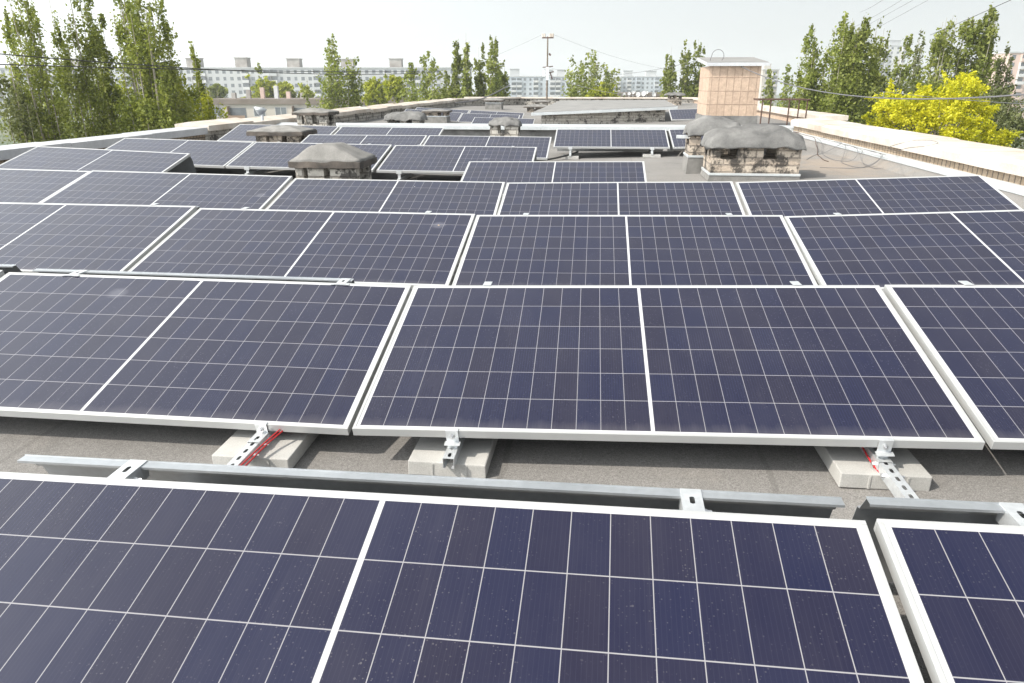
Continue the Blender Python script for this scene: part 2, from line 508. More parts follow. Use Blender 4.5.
# end wall of the roof
ep = empty('parapet', (0, 0, 0))
tag(ep, 'pale parapet across the far end of the roof, below the apartment blocks', 'parapet')
MB().box(-9.0, 7.0, 52.02, 52.4, 0, 0.45).build('wall', M['brick_grey'], ep)
MB().box(-9.2, 7.1, 51.92, 52.5, 0.453, 0.56, 0.02).build('coping', M['whitewash'], ep)
ep2 = empty('parapet', (0, 0, 0), (0, 0, 0))
tag(ep2, 'slanting white parapet at the far left corner of the roof', 'parapet')
Mx = Matrix.Translation((-9.0, 45.5, 0)) @ Matrix.Rotation(R(62), 4, 'Z')
MB().box(0, 7.3, -0.2, 0.2, 0, 0.45, 0, Mx).build('wall', M['brick_grey'], ep2)
MB().box(-0.1, 7.4, -0.35, 0.35, 0.453, 0.56, 0.02, Mx).build('coping', M['whitewash'], ep2)

# expansion joint across the roof
rj = empty('expansion_joint', (0, 19.3, 0))
tag(rj, 'long low wall across the roof under a bright metal cap', 'joint wall')
MB().box(-8.45, 5.6, -0.14, 0.26, -0.05, 0.318).build('wall', M['felt_cap'], rj)  # dark felt material stands in for the shade under the cap
mb = MB()
for i in range(6):
    x0 = -8.46 + i * 2.35
    mb.poly_prism([(-0.27, 0.30), (-0.27, 0.385), (0.05, 0.43), (0.40, 0.39), (0.40, 0.30), (0.38, 0.30), (0.38, 0.37), (0.05, 0.41), (-0.25, 0.37), (-0.25, 0.30)], 'x', x0, x0 + 2.345)
mb.build('cap', M['metal_cap'], rj)

# ------------------------------------------------------------------ solar panels
def make_panel():
    root = empty('solar_panel')
    fb = MB()
    l, wd, lip, th = L_ / 2, W_, 0.0125, 0.035
    def bar(x0, x1, y0, y1):
        fb.box(x0, x1, y0, y1, -th, 0, 0.0012)
    bar(-l, l, 0, lip)
    bar(-l, l, wd - lip, wd)
    bar(-l, -l + lip, lip + 0.0004, wd - lip - 0.0004)
    bar(l - lip, l, lip + 0.0004, wd - lip - 0.0004)
    fb.box(-l + 0.002, l - 0.002, 0.0135, 0.034, -th - 0.001, -th + 0.001)
    fb.box(-l + 0.002, l - 0.002, wd - 0.034, wd - 0.0135, -th - 0.001, -th + 0.001)
    fb.build('frame', M['frame'], root)
    gb = MB()
    gb.box(-l + lip - 0.0006, l - lip + 0.0006, lip - 0.0006, wd - lip + 0.0006, -0.0068, -0.0018)
    gb.build('glass', M['glass'], root)
    return root

proto_panel = make_panel()
used = [False]
def panel(xc, ylow, zlow, tilt, roll, yaw, label):
    if used[0]:
        o = copy_tree(proto_panel)
    else:
        o = proto_panel
        used[0] = True
    u = Vector((math.cos(R(yaw)) * math.cos(R(roll)), math.sin(R(yaw)) * math.cos(R(roll)), math.sin(R(roll))))
    v = Vector((-math.sin(R(yaw)) * math.cos(R(tilt)), math.cos(R(yaw)) * math.cos(R(tilt)), math.sin(R(tilt))))
    n = u.cross(v).normalized()
    v = n.cross(u)
    m = Matrix((u, v, n)).transposed().to_4x4()
    m.translation = Vector((xc, ylow, zlow))
    o.rotation_euler = m.to_euler()
    o.location = m.translation
    tag(o, label, 'solar panel', 'solar panels in rows on the roof')
    return m

row_word = {'A': 'front row', 'B': 'second row', 'C': 'third row', 'D': 'fourth row', 'E': 'fifth row', 'F': 'sixth row', 'G': 'seventh row', 'H': 'eighth row'}
P = {}
def pan(key, *a):
    P[key] = panel(*a)
pan('A1', -0.511, 0.424, -1.247 + H, 14.4, 1.16, -1.3, 'big solar panel across the front row, with a round pale stain near its top edge')
pan('A2', 1.800, 0.385, -1.192 + H, 14.2, 1.30, -1.0, 'solar panel cut off by the bottom right corner of the photo, beside the pale-stained one')
pan('B0', -4.39, 2.46, -1.262 + H, 14.7, 0.0, 0.2, 'solar panel in the second row, only its top corner showing at the left edge')
pan('B1', -2.069, 2.457, -1.274 + H, 14.7, -0.21, 0.2, 'second row solar panel at left, with white scratches near its middle bar')
pan('B2', 0.25, 2.406, -1.21 + H, 13.7, 1.71, 0.3, 'middle solar panel of the second row, seen whole above two pavers')
pan('B3', 2.561, 2.434, -1.15 + H, 13.8, 1.35, 0.6, 'second row solar panel cut off by the right edge')
pan('C0', -4.381, 4.509, -1.237 + H, 15.1, 0.03, -0.1, 'pale glaring solar panel at the left end of the third row')
pan('C1', -2.063, 4.474, -1.242 + H, 14.7, -0.06, -0.3, 'third row solar panel left of the middle one, greyish with small pale droppings')
pan('C2', 0.251, 4.388, -1.203 + H, 14.0, 1.06, 0.0, 'middle solar panel of the third row, behind the whole second row panel')
pan('C3', 2.544, 4.368, -1.111 + H, 12.9, 2.79, -0.1, 'third row solar panel at right, tipped up towards the white parapet')
pan('D-1', -6.69, 6.47, -1.17 + H, 14.2, -0.9, 1.0, 'fourth row solar panel at the left edge, whitened by glare')
pan('D0', -4.364, 6.465, -1.193 + H, 14.2, -0.9, 1.0, 'fourth row solar panel in front of the pyramid capped vent, to its left')
pan('D1', -2.057, 6.5, -1.232 + H, 13.8, -0.32, 0.9, 'fourth row solar panel running right from the foot of the pyramid capped vent')
pan('D2', 0.235, 6.437, -1.215 + H, 14.0, 1.16, -0.3, 'middle solar panel of the fourth row, in front of the shorter fifth row')
pan('D3', 2.543, 6.425, -1.131 + H, 13.1, 2.64, -0.8, 'fourth row solar panel in front of the sooty chimney, nearest the right parapet')
def far_panel(key, tl, tr, label, Y=None):
    va, _ = ray(*tl)
    vb, _ = ray(*tr)
    if Y is None:
        Y = 2.279 / (vb / vb.y - va / va.y).length
    a, b = at(*tl, Y), at(*tr, Y)
    roll = math.degrees(math.asin(max(-1, min(1, (b.z - a.z) / 2.279))))
    c = (a + b) / 2
    pan(key, c.x, Y - 1.1, c.z - 0.274, 14.0, roll, 0.0, label)
far_panel('E0', (37.1, 146.1), (189, 153.4), 'single solar panel of the fifth row beside the left parapet, open end facing right', 9.72)
far_panel('E2', (469.2, 161.4), (644.6, 161.3), 'lone fifth row solar panel on bare roof left of the sooty chimney', 9.60)
far_panel('F0', (124.5, 137.8), (254, 142), 'sixth row solar panel nearest the left parapet', 11.72)
far_panel('F1', (255.2, 141.8), (392.2, 144.7), 'sixth row solar panel partly behind the pyramid capped vent', 11.62)
far_panel('F2', (395.2, 145.1), (536.8, 147), 'sixth row solar panel right of the pyramid capped vent', 11.62)
far_panel('G1', (308.9, 134.5), (427.4, 135.3), 'left of the two solar panels in the seventh row, beside the flat capped vent', 13.62)
far_panel('G2', (429.3, 135.3), (551.4, 136.9), 'right of the two solar panels in the seventh row, in front of the domed vent', 13.62)
far_panel('H1', (239.6, 124.2), (339.2, 126.1), 'eighth row solar panel behind the flat capped vent', 15.87)
far_panel('H2', (341.7, 126.5), (444, 127.7), 'eighth row solar panel ending in front of the metal capped joint wall', 15.87)
far_panel('I1', (556.6, 129.1), (666, 129.5), 'solar panel standing clear of the roof in front of the metal capped joint wall', 15.85)
far_panel('I2', (668.9, 129.5), (782.6, 125.7), 'solar panel mostly hidden behind the two sooty chimneys', 15.85)
far_panel('J1', (405.9, 108.6), (462, 112.8), 'far solar panel behind the square brick vent, beyond the joint wall', 29.5)
far_panel('J2', (462.7, 113), (519.8, 115), 'far solar panel between the square brick vent and the low slab roof', 29.4)
far_panel('K1', (416.6, 107.2), (469.4, 110.1), 'left panel of the farthest solar row on the roof', 31.55)
far_panel('K2', (470.4, 110.1), (524, 113), 'right panel of the farthest solar row on the roof', 31.5)
far_panel('L1', (474.3, 117.3), (534.8, 118.7), 'far solar panel just behind the metal joint cap, left of the low slab roof', 27.9)
far_panel('R1', (670.8, 109.5), (738, 107.5), 'small far solar panel peeping out left of the peach tiled tower', 25.4)

# ------------------------------------------------------------------ racking
def slotted_face(bm, w_, l, pitch, sw, sl, z, y0=0.0):
    n = max(1, int(l / pitch))
    for i in range(n):
        a = y0 + i * l / n
        b = y0 + (i + 1) * l / n
        c = (a + b) / 2
        out = [bm.verts.new(p) for p in ((-w_ / 2, a, z), (w_ / 2, a, z), (w_ / 2, b, z), (-w_ / 2, b, z))]
        hole = []
        for k in range(12):
            an = 2 * math.pi * (k + 0.5) / 12
            hole.append(bm.verts.new((math.cos(an) * sw / 2, c + math.sin(an) * sw / 2 + (sl - sw) / 2 * (1 if math.sin(an) > 0 else -1), z)))
        es = [bm.edges.new((out[k], out[(k + 1) % 4])) for k in range(4)] + [bm.edges.new((hole[k], hole[(k + 1) % 12])) for k in range(12)]
        bmesh.ops.triangle_fill(bm, use_beauty=True, edges=es)

def make_rail(x, y0, y1, z, zp, m_panel, us, label, joint=True):
    """slotted steel channel lying on a paver, with the clamp that grips the panel's low edge"""
    root = empty('mounting_rail', (x, y0, z))
    tag(root, label, 'mounting rail', 'slotted rails under the low edge of the second row')
    l = y1 - y0
    w_, h_ = 0.041, 0.041
    mb = MB()
    slotted_face(mb.bm, w_, l, 0.055, 0.013, 0.030, h_)
    for sx in (-1, 1):
        mb.box(sx * w_ / 2 - 0.001, sx * w_ / 2 + 0.001, 0, l, 0, h_ - 0.0002)
        mb.box(sx * w_ / 2 - (0.0095 if sx > 0 else -0.001), sx * w_ / 2 + (0.0095 if sx < 0 else -0.001), 0, l, 0.0, 0.002)
    mb.build('channel', M['galv'], root)
    if joint:
        jb = MB()
        slotted_face(jb.bm, 0.047, 0.13, 0.065, 0.014, 0.034, h_ + 0.0035, l - (y1 - 2.41) - 0.03)
        jy = l - (y1 - 2.41) - 0.03
        for sx in (-1, 1):
            jb.box(sx * 0.0235 - 0.001, sx * 0.0235 + 0.001, jy, jy + 0.13, 0.006, h_ + 0.0033)
        jb.build('sleeve', M['galv'], root)
        for dy in (-0.055, 0.03):
            MB().tube([(0.021, jy + dy, 0.02), (0.034, jy + dy, 0.02), (0.0342, jy + dy, 0.02), (0.046, jy + dy, 0.02)], 0.0085, 6, 0.004).build('bolt', M['bolt'], root)
            MB().tube([(-0.021, jy + dy, 0.02), (-0.034, jy + dy, 0.02)], 0.0085, 6).build('bolt', M['bolt'], root)
    # clamp in panel axes
    e = m_panel @ Vector((us, 0, 0))
    cl = MB()
    M3 = Matrix.Translation(e - Vector((x, y0, z))) @ m_panel.to_3x3().to_4x4()
    cl.box(-0.024, 0.024, -0.004, 0.012, 0.0008, 0.0038, 0, M3)
    cl.box(-0.024, 0.024, -0.007, -0.0035, -0.047, 0.0037, 0.0008, M3)
    cl.box(-0.030, 0.030, -0.030, -0.0072, -0.050, -0.0465, 0, M3)
    foot = (e - Vector((x, y0, z)))
    cl.box(foot.x - 0.018, foot.x + 0.018, foot.y + 0.004, foot.y + 0.008, 0.03, foot.z - 0.04)
    ch = cl.build('clamp', M['galv'], root)
    hb_ = MB()
    hb_.tube([(0, -0.0075, -0.022), (0, -0.0155, -0.022)], 0.0095, 6)
    hb_.tube([(0, -0.0155, -0.022), (0, -0.021, -0.022)], 0.005, 8)
    bmesh.ops.transform(hb_.bm, matrix=M3, verts=hb_.bm.verts[:])
    hb_.build('clamp_bolt', M['bolt'], root)
    return root

def make_paver(x, y, z, label, w_=0.30, d_=0.42, h_=0.060, rz=0.0, seed=0):
    mb = MB()
    mb.box(-w_ / 2, w_ / 2, 0, d_, 0, h_, 0.004)
    for gx in (-0.055, 0.075):
        mb.box(gx - 0.004, gx + 0.004, -0.003, 0.002, 0.002, h_ - 0.006, 0.001)
    o = mb.build('concrete_paver', M['paver'])
    rg = random.Random(seed)
    for v in o.data.vertices:
        v.co += Vector((rg.uniform(-1, 1), rg.uniform(-1, 1), rg.uniform(-1, 1))) * 0.0006
    o.location = (x, y, z)
    o.rotation_euler = (0, 0, R(rz))
    tag(o, label, 'paver', 'concrete pavers weighing down the panel rows')
    return o

# second row, seen from the gap behind the front row
zb = zr(-1.28) + 0.002
make_paver(-1.285, 2.335, zb, 'concrete paver under the left rail, with red cables lying across it', 0.31, seed=1, rz=0.5)
make_rail(-1.285, 1.50, 3.30, zb + 0.058, 0, P['B1'], 0.784, 'long slotted rail at left, with red cables along its right side')
zb = zr(-0.5) + 0.002
make_paver(-0.515, 2.355, zb, 'concrete paver in the middle carrying only a short rail end', 0.30, seed=2, rz=-0.6)
make_rail(-0.50, 2.32, 3.30, zb + 0.058, 0, P['B2'], -0.75, 'short slotted rail end stopping on the middle paver', joint=False)
zb = zr(1.05) + 0.002
make_paver(1.065, 2.365, zb, 'concrete paver at right, sunlit, crossed by a long slotted rail', 0.31, seed=3, rz=0.8)
make_rail(1.06, 1.52, 3.30, zb + 0.058, 0, P['B2'], 0.81, 'long slotted rail at right, tied with a sleeve on the sunlit paver')
zb = zr(1.95) + 0.002
make_paver(1.90, 2.47, zb, 'concrete paver just showing at the right edge under the second row', 0.30, seed=4)
make_rail(1.79, 2.40, 3.30, zb + 0.058, 0, P['B3'], -0.77, 'slotted rail under the second row at the right edge')

# red supply cables
def cable(name, pts, r, mat, label, n=6, sub=8, cat='cable', group=None):
    pts = [Vector(p) for p in pts]
    out = []
    for i in range(len(pts) - 1):
        p0, p1, p2, p3 = pts[max(i - 1, 0)], pts[i], pts[i + 1], pts[min(i + 2, len(pts) - 1)]
        for k in range(sub):
            t = k / sub
            out.append(0.5 * ((2 * p1) + (p2 - p0) * t + (2 * p0 - 5 * p1 + 4 * p2 - p3) * t * t + (3 * p1 - p0 - 3 * p2 + p3) * t ** 3))
    out.append(pts[-1])
    o = MB().tube(out, r, n).build(name, mat, None, True)
    tag(o, label, cat, group)
    return o
cable('red_cable', [(-1.285, 1.62, 0.075), (-1.258, 2.2, 0.075), (-1.238, 2.38, 0.085), (-1.205, 2.50, 0.105), (-1.18, 2.75, 0.13)], 0.0034, M['red'], 'upper of two red cables beside the left slotted rail')
cable('red_cable', [(-1.272, 1.62, 0.066), (-1.247, 2.2, 0.068), (-1.228, 2.38, 0.080), (-1.190, 2.52, 0.10), (-1.16, 2.75, 0.12)], 0.0034, M['red'], 'lower of two red cables beside the left slotted rail')
zz = zr(1.05)
cable('red_cable', [(1.052, 2.33, zz + 0.064), (1.034, 2.40, zz + 0.072), (1.026, 2.45, zz + 0.085), (1.02, 2.52, zz + 0.10), (0.99, 2.60, zz + 0.125), (0.96, 2.9, zz + 0.15)], 0.0034, M['red'], 'red cable running up beside the right slotted rail')

# wind deflectors behind the high edges
def deflector(key, label, brackets=(-0.76, 0.76), x0=None, x1=None, dz=0.0, gap=0.085, bz=None, leg=0.375):
    bz = dz if bz is None else bz
    m = P[key]
    root = empty('wind_deflector')
    root.matrix_world = m
    tag(root, label, 'wind deflector', 'sheet metal wind deflectors behind the panels')
    x0 = -L_ / 2 + 0.09 if x0 is None else x0
    x1 = L_ / 2 - 0.015 if x1 is None else x1
    rot = Matrix.Rotation(-R(14), 4, 'X')         # back to the level of the roof
    T = Matrix.Translation((0, W_, 0)) @ rot
    sb = MB()
    t = 0.0015
    y, z = gap, dz
    prof = [(y, z), (y, z - 0.007), (y + t, z - 0.007), (y + t, z - t), (y + 0.030, z - t), (y + 0.030, z - 0.006), (y + 0.062, z - 0.052), (y + 0.075, z - 0.054),
            (y + 0.20, z - leg), (y + 0.26, z - leg), (y + 0.26, z - leg + 0.002), (y + 0.2015, z - leg + 0.002), (y + 0.0765, z - 0.0525), (y + 0.0635, z - 0.0505), (y + 0.032, z - 0.006), (y + 0.032, z + 0.003), (y + 0.030, z + 0.003), (y + 0.030, z)]
    sb.poly_prism(prof, 'x', x0, x1)
    bmesh.ops.transform(sb.bm, matrix=T, verts=sb.bm.verts[:])
    sb.build('sheet', M['sheet'], root)
    for bx in brackets:
        bb = MB()
        if gap <= 0.05:
            bb.box(-0.02, 0.02, -0.010, gap + 0.02, 0.0012, 0.0045)
            bmesh.ops.transform(bb.bm, matrix=Matrix.Translation((bx, 0, 0)) @ T, verts=bb.bm.verts[:])
            bb.build('bracket', M['galv'], root)
            continue
        sub = bmesh.new()
        slotted_face(bb.bm, 0.052, 0.105, 0.2, 0.013, 0.032, bz + 0.0035, max(gap - 0.072, -0.012))
        if gap > 0.05: bb.box(-0.026, 0.026, gap - 0.085, gap - 0.0721, bz + 0.0012, bz + 0.0035)
        bb.box(-0.026, -0.0235, gap - 0.07, gap + 0.03, bz - 0.045, bz + 0.0033)
        bb.box(0.0235, 0.026, gap - 0.07, gap + 0.03, bz - 0.045, bz + 0.0033)
        if gap > 0.05: bb.box(-0.05, -0.0262, gap - 0.088, gap - 0.066, bz + 0.0008, bz + 0.003)
        if gap > 0.05: bb.box(0.0262, 0.05, gap - 0.088, gap - 0.066, bz + 0.0008, bz + 0.003)
        bmesh.ops.transform(bb.bm, matrix=Matrix.Translation((bx, 0, 0)) @ T, verts=bb.bm.verts[:])
        br = bb.build('bracket', M['galv'], root)
        sub.free()
        if gap > 0.08:
            tb = MB().tube([(0.026, gap - 0.03, bz - 0.02), (0.036, gap - 0.03, bz - 0.02), (0.0362, gap - 0.03, bz - 0.02), (0.048, gap - 0.03, bz - 0.02)], 0.008, 6, 0.004)
            bmesh.ops.transform(tb.bm, matrix=Matrix.Translation((bx, 0, 0)) @ T, verts=tb.bm.verts[:])
            tb.build('bolt', M['bolt'], br)
    return root
deflector('A1', 'long metal wind deflector behind the big front row panel, ending before a gap at right', x0=-1.115, x1=1.125, dz=-0.022, gap=0.095)
deflector('A2', 'metal wind deflector at the right edge behind the front row, starting after a gap', (-0.79, 0.76), x0=-1.12, dz=-0.022, gap=0.095)
deflector('B0', 'metal wind deflector behind the second row, at the far left edge', dz=-0.002)
deflector('B1', 'metal wind deflector edge showing behind the second row at left', dz=-0.004, gap=0.06, x1=0.80)
deflector('B2', 'wind deflector almost hidden behind the middle panel of the second row', dz=-0.022, gap=0.04, bz=0.0012)
deflector('B3', 'wind deflector edge behind the second row at right', dz=-0.022, gap=0.04, bz=0.0012)
for k, lab in (('C0', 'wind deflector almost hidden behind the left end of the third row'), ('C1', 'wind deflector almost hidden behind the third row, left of the middle panel'),
               ('C2', 'wind deflector almost hidden behind the middle panel of the third row'), ('C3', 'wind deflector almost hidden behind the third row at right')):
    deflector(k, lab, dz=-0.02, gap=0.04, bz=0.0012)
deflector('E0', 'dark wind deflector end beside the lone left panel of the fifth row', (0.9,), x1=L_ / 2 - 0.06, dz=-0.03, gap=0.06)

for k, lab in (('F0', 'wind deflector added to block light behind the sixth row panel nearest the left parapet'), ('F1', 'wind deflector added to block light behind the sixth row panel left of centre'), ('F2', 'wind deflector added to block light behind the sixth row panel right of the pyramid capped vent'),
               ('I1', 'wind deflector added to block light behind the clear standing panel by the joint wall'), ('I2', 'wind deflector added to block light behind the panel hidden by the sooty chimneys')):
    deflector(k, lab, dz=-0.02, gap=0.04, bz=0.0012, leg=0.455, x0=-L_ / 2 + 0.01)  # mostly hidden sheets, added with longer legs to keep the gaps below dark
# far supports that show in the gaps
def far_support(key, u, label, ped=None):
    m = P[key]
    e = m @ Vector((u, 0, -0.036))
    zf = zr(e.x) + 0.002
    make_paver(e.x, e.y - 0.05, zf, label, 0.34, 0.45, 0.055, seed=int(abs(e.x * 100)))
    root = empty('mounting_rail', (e.x, e.y - 0.06, zf + 0.056))
    tag(root, label.replace('concrete paver', 'short rail on the paver'), 'mounting rail', 'slotted rails under the far rows')
    l = 0.75
    mb = MB()
    mb.box(-0.021, 0.021, 0, l, 0, 0.041)
    mb.box(-0.02, 0.02, 0.055, 0.062, 0.0412, e.z - zf - 0.056 + 0.01)
    mb.build('channel', M['galv'], root)
    cb = MB()
    cb.box(-0.04, 0.04, 0.042, 0.049, e.z - zf - 0.056 - 0.012, e.z - zf - 0.056 + 0.04)
    cb.build('clamp', M['galv'], root)
far_support('F0', 0.30, 'concrete paver in the gap below the panel nearest the left parapet')
far_support('F1', -0.80, 'concrete paver below the sixth row panel, left of the pyramid capped vent')
far_support('F2', -0.80, 'concrete paver below the sixth row panel, right of the pyramid capped vent')
far_support('I1', -0.80, 'concrete paver under the left end of the clear standing panel')
far_support('I1', 0.80, 'concrete paver under the right end of the clear standing panel')
pz = zr(-0.5)
a = P['I1'] @ Vector((-0.75, 0.05, -0.05))
cable('black_cable', [(a.x + 0.1, a.y + 0.1, 0.12), (a.x - 0.15, a.y - 0.12, 0.06), (a.x - 0.5, a.y - 0.45, 0.015), (a.x - 0.9, a.y - 0.55, 0.01), (a.x - 1.3, a.y - 0.45, 0.01)], 0.018, M['black'], 'black cable dropping from the clear standing panel onto the roof')

# ------------------------------------------------------------------ vents and chimneys
def lumpy_cap(mb, x0, x1, y0, y1, z0, z1, seed, n=26, droop=0.06, dome=1.0, lump=0.05):
    """a felt-wrapped slab: rounded, sagging at the rim"""
    o = Vector((seed * 3.7, seed * 1.3, 0))
    rings = {}
    def put(i, j, top):
        u, v = i / n * 2 - 1, j / n * 2 - 1
        su = math.copysign(abs(u) ** 0.8, u)
        sv = math.copysign(abs(v) ** 0.8, v)
        rr = max(abs(u), abs(v))
        k = 1 - 0.08 * (abs(u * v)) ** 2
        x = (x0 + x1) / 2 + su * (x1 - x0) / 2 * k
        y = (y0 + y1) / 2 + sv * (y1 - y0) / 2 * k
        if top:
            h = (1 - abs(u) ** 3.2) * (1 - abs(v) ** 2.2)
            z = z0 + (z1 - z0) * (0.35 + 0.65 * h * dome) if rr < 0.999 else z0 + (z1 - z0) * 0.12
            z += lump * noise.noise(Vector((x * 3, y * 3, 1)) + o) + 0.45 * lump * noise.noise(Vector((x * 8, y * 8, 4)) + o) - 0.35 * lump * max(0, 1 - 5 * abs(noise.noise(Vector((x * 4, y * 5, 14)) + o)))
            if rr > 0.999: z -= droop * (0.5 + noise.noise(Vector((x * 4, y * 4, 7)) + o))
        else:
            z = z0 + 0.02 * noise.noise(Vector((x * 3, y * 3, 9)) + o) - (droop * (0.4 + noise.noise(Vector((x * 5, y * 5, 7)) + o)) if rr > 0.999 else 0)
        j1 = 0.03 * lump / 0.05
        x += j1 * noise.noise(Vector((x * 5, y * 5, z * 5 + 11)) + o)
        y += j1 * noise.noise(Vector((x * 5 + 20, y * 5, z * 5)) + o)
        return mb.bm.verts.new((x, y, z))
    T = [[put(i, j, True) for i in range(n + 1)] for j in range(n + 1)]
    B = [[put(i, j, False) for i in range(n + 1)] for j in range(n + 1)]
    for j in range(n):
        for i in range(n):
            mb.bm.faces.new((T[j][i], T[j][i + 1], T[j + 1][i + 1], T[j + 1][i]))
            mb.bm.faces.new((B[j][i], B[j + 1][i], B[j + 1][i + 1], B[j][i + 1]))
    rim = [(0, i) for i in range(n)] + [(i, n) for i in range(n)] + [(n, n - i) for i in range(n)] + [(n - i, 0) for i in range(n)]
    for k in range(len(rim)):
        a, b = rim[k], rim[(k + 1) % len(rim)]
        mb.bm.faces.new((B[a[0]][a[1]], B[b[0]][b[1]], T[b[0]][b[1]], T[a[0]][a[1]]))

def vent(label, x0, x1, Y, depth, zbase, zopen, zbody, ztop, piers, mat, cap='lumpy', cap_mat=None, over=0.08, seed=1, flash=0.0, cat='vent', name='roof_vent', thin=0.06):
    """brick shaft with open slots below its cap; piers = fractions (a,b) of the front that stay brick"""
    cx = (x0 + x1) / 2
    root = empty(name, (cx, Y, zbase))
    tag(root, label, cat)
    hw = (x1 - x0) / 2
    ho, hb_, ht = zopen - zbase, zbody - zbase, ztop - zbase
    mb = MB()
    mb.box(-hw, hw, 0, depth, -0.03, ho)
    pd = min(0.13, depth / 3)
    for (a, b) in piers:
        xa, xb = -hw + 2 * hw * a, -hw + 2 * hw * b
        mb.box(xa, xb, 0.0, pd, ho + 0.001, hb_)
        mb.box(xa, xb, depth - pd, depth, ho + 0.001, hb_)
    n_side = max(1, int(depth / 0.45))
    for k in range(n_side):
        ya = pd + (depth - 2 * pd) * (k + 0.5) / n_side
        for sx in (-1, 1):
            xa, xb = sorted((sx * hw, sx * (hw - pd)))
            if n_side > 1 or depth > 0.7: mb.box(xa, xb, ya - 0.07, ya + 0.07, ho + 0.001, hb_)
    mb.build('brick_shaft', mat, root)
    if flash:
        MB().poly_prism([(-hw - 0.03, -0.02), (hw + 0.03, -0.02), (hw + 0.012, flash), (-hw - 0.012, flash)], 'y', -0.012, depth + 0.012).build('flashing', M['conc_cap'], root)
        MB().box(-hw - 0.022, hw + 0.022, -0.022, depth + 0.022, flash + 0.001, flash + 0.035, 0.004).build('flashing_rim', M['metal_cap'], root)
    cb = MB()
    if cap == 'lumpy':
        lumpy_cap(cb, -hw - over, hw + over, -over, depth + over, hb_ - 0.002, ht, seed)
        cb.build('cap', cap_mat or M['felt_cap'], root, True)
    else:
        t = thin
        o_ = over
        ins = 0.36 if cap == 'pyramid' else 0.6
        pts0 = [(-hw - o_, -o_), (hw + o_, -o_), (hw + o_, depth + o_), (-hw - o_, depth + o_)]
        cxm, cym = 0, depth / 2
        pts1 = [((x - cxm) * (1 - ins - 0.34 * (cap == 'pyramid')) + cxm - 0.06 * (cap == 'pyramid'), (y - cym) * (1 - ins) + cym) for x, y in pts0]
        lv = [[cb.bm.verts.new((x, y, z)) for x, y in p_] for p_, z in ((pts0, hb_ + 0.001), (pts0, hb_ + t), (pts1, ht))]
        cb.bm.faces.new(lv[0][::-1])
        cb.bm.faces.new(lv[2])
        for q in range(2):
            for k in range(4):
                cb.bm.faces.new((lv[q][k], lv[q][(k + 1) % 4], lv[q + 1][(k + 1) % 4], lv[q + 1][k]))
        bmesh.ops.subdivide_edges(cb.bm, edges=cb.bm.edges[:], cuts=9, use_grid_fill=True)
        for v in cb.bm.verts:
            q = v.co * 4 + Vector((seed * 5, 0, 0))
            v.co += Vector((noise.noise(q), noise.noise(q + Vector((9, 0, 0))), 1.3 * noise.noise(q * 1.7 + Vector((0, 9, 0))))) * 0.012
        cb.build('cap', cap_mat or M['conc_cap'], root, True)
        eb = MB()                                   # dark felt band hanging round the rim
        for (xa, xb, ya, yb) in ((-hw - o_ - 0.012, hw + o_ + 0.012, -o_ - 0.016, -o_ - 0.004), (hw + o_ + 0.004, hw + o_ + 0.016, -o_, depth + o_)):
            eb.box(xa, xb, ya, yb, hb_ - 0.012, hb_ + t * 0.75, 0.003)
        bmesh.ops.subdivide_edges(eb.bm, edges=[e for e in eb.bm.edges if e.calc_length() > 0.2], cuts=12)
        for v in eb.bm.verts:
            q = v.co * 7 + Vector((seed * 3, 0, 0))
            v.co += Vector((0, noise.noise(q) * 0.008, noise.noise(q + Vector((3, 3, 0))) * 0.02))
        eb.build('felt_edge', M['rim'], root)
    return root

def vp(px0, px1, py, Y):
    return at(px0, py, Y).x, at(px1, py, Y).x
def zp(py, Y, px=512):
    return at(px, py, Y).z

# pyramid-capped vent left of the middle
Y = 8.75
x0, x1 = vp(295, 357, 168, Y)
vent('grey vent with a pyramid shaped concrete cap and small dark slots', x0, x1, Y, 0.62, zr(-3.4), zp(186, Y, 330), zp(167.0, Y, 330), zp(144, Y + 0.3, 330), [(0, 0.13), (0.20, 0.46), (0.56, 0.98)], M['brick_grey'], 'pyramid', over=0.045, seed=2, thin=0.085)
Y = 13.75
x0, x1 = vp(256, 299, 140, Y)
vent('brown vent with a flat dark cap, behind the panels at left', x0, x1, Y, 0.55, zr(-6), zp(147, Y, 280), zp(134.8, Y, 280), zp(125.6, Y + 0.3, 280), [(0, 0.24), (0.32, 0.6), (0.72, 1.0)], M['brick_soot'], 'flat', over=0.11, seed=4, thin=0.075)
Y = 17.3
x0, x1 = vp(297, 327, 120, Y)
vent('brick vent with a grey hipped cap beside the white left parapet', x0, x1, Y, 0.6, zr(-7), zp(124, Y, 312), zp(114.6, Y, 312), zp(108.2, Y + 0.3, 312), [(0, 0.16), (0.3, 0.5), (0.66, 1.0)], M['brick_grey'], 'pyramid', over=0.07, seed=5, thin=0.06)
Y = 24.0
x0, x1 = vp(387, 419, 120, Y)
vent('low vent under a wide lumpy grey felt dome', x0, x1, Y, 0.8, zr(-6), zp(124.5, Y, 400), zp(119.5, Y, 400), zp(111.6, Y + 0.3, 400), [(0, 0.2), (0.4, 0.6), (0.8, 1.0)], M['brick_grey'], 'lumpy', over=0.14, seed=6)
Y = 27.3
x0, x1 = vp(424.5, 446, 118, Y)
vent('square brick vent with two dark holes and a flat cap, on a metal base', x0, x1, Y, 0.7, zr(-5), zp(117, Y, 435), zp(112.3, Y, 435), zp(109.4, Y + 0.3, 435), [(0, 0.2), (0.36, 0.62), (0.84, 1.0)], M['brick_soot'], 'flat', over=0.08, seed=7, flash=0.22, thin=0.05)
Y = 17.2
x0, x1 = vp(490, 518, 130, Y)
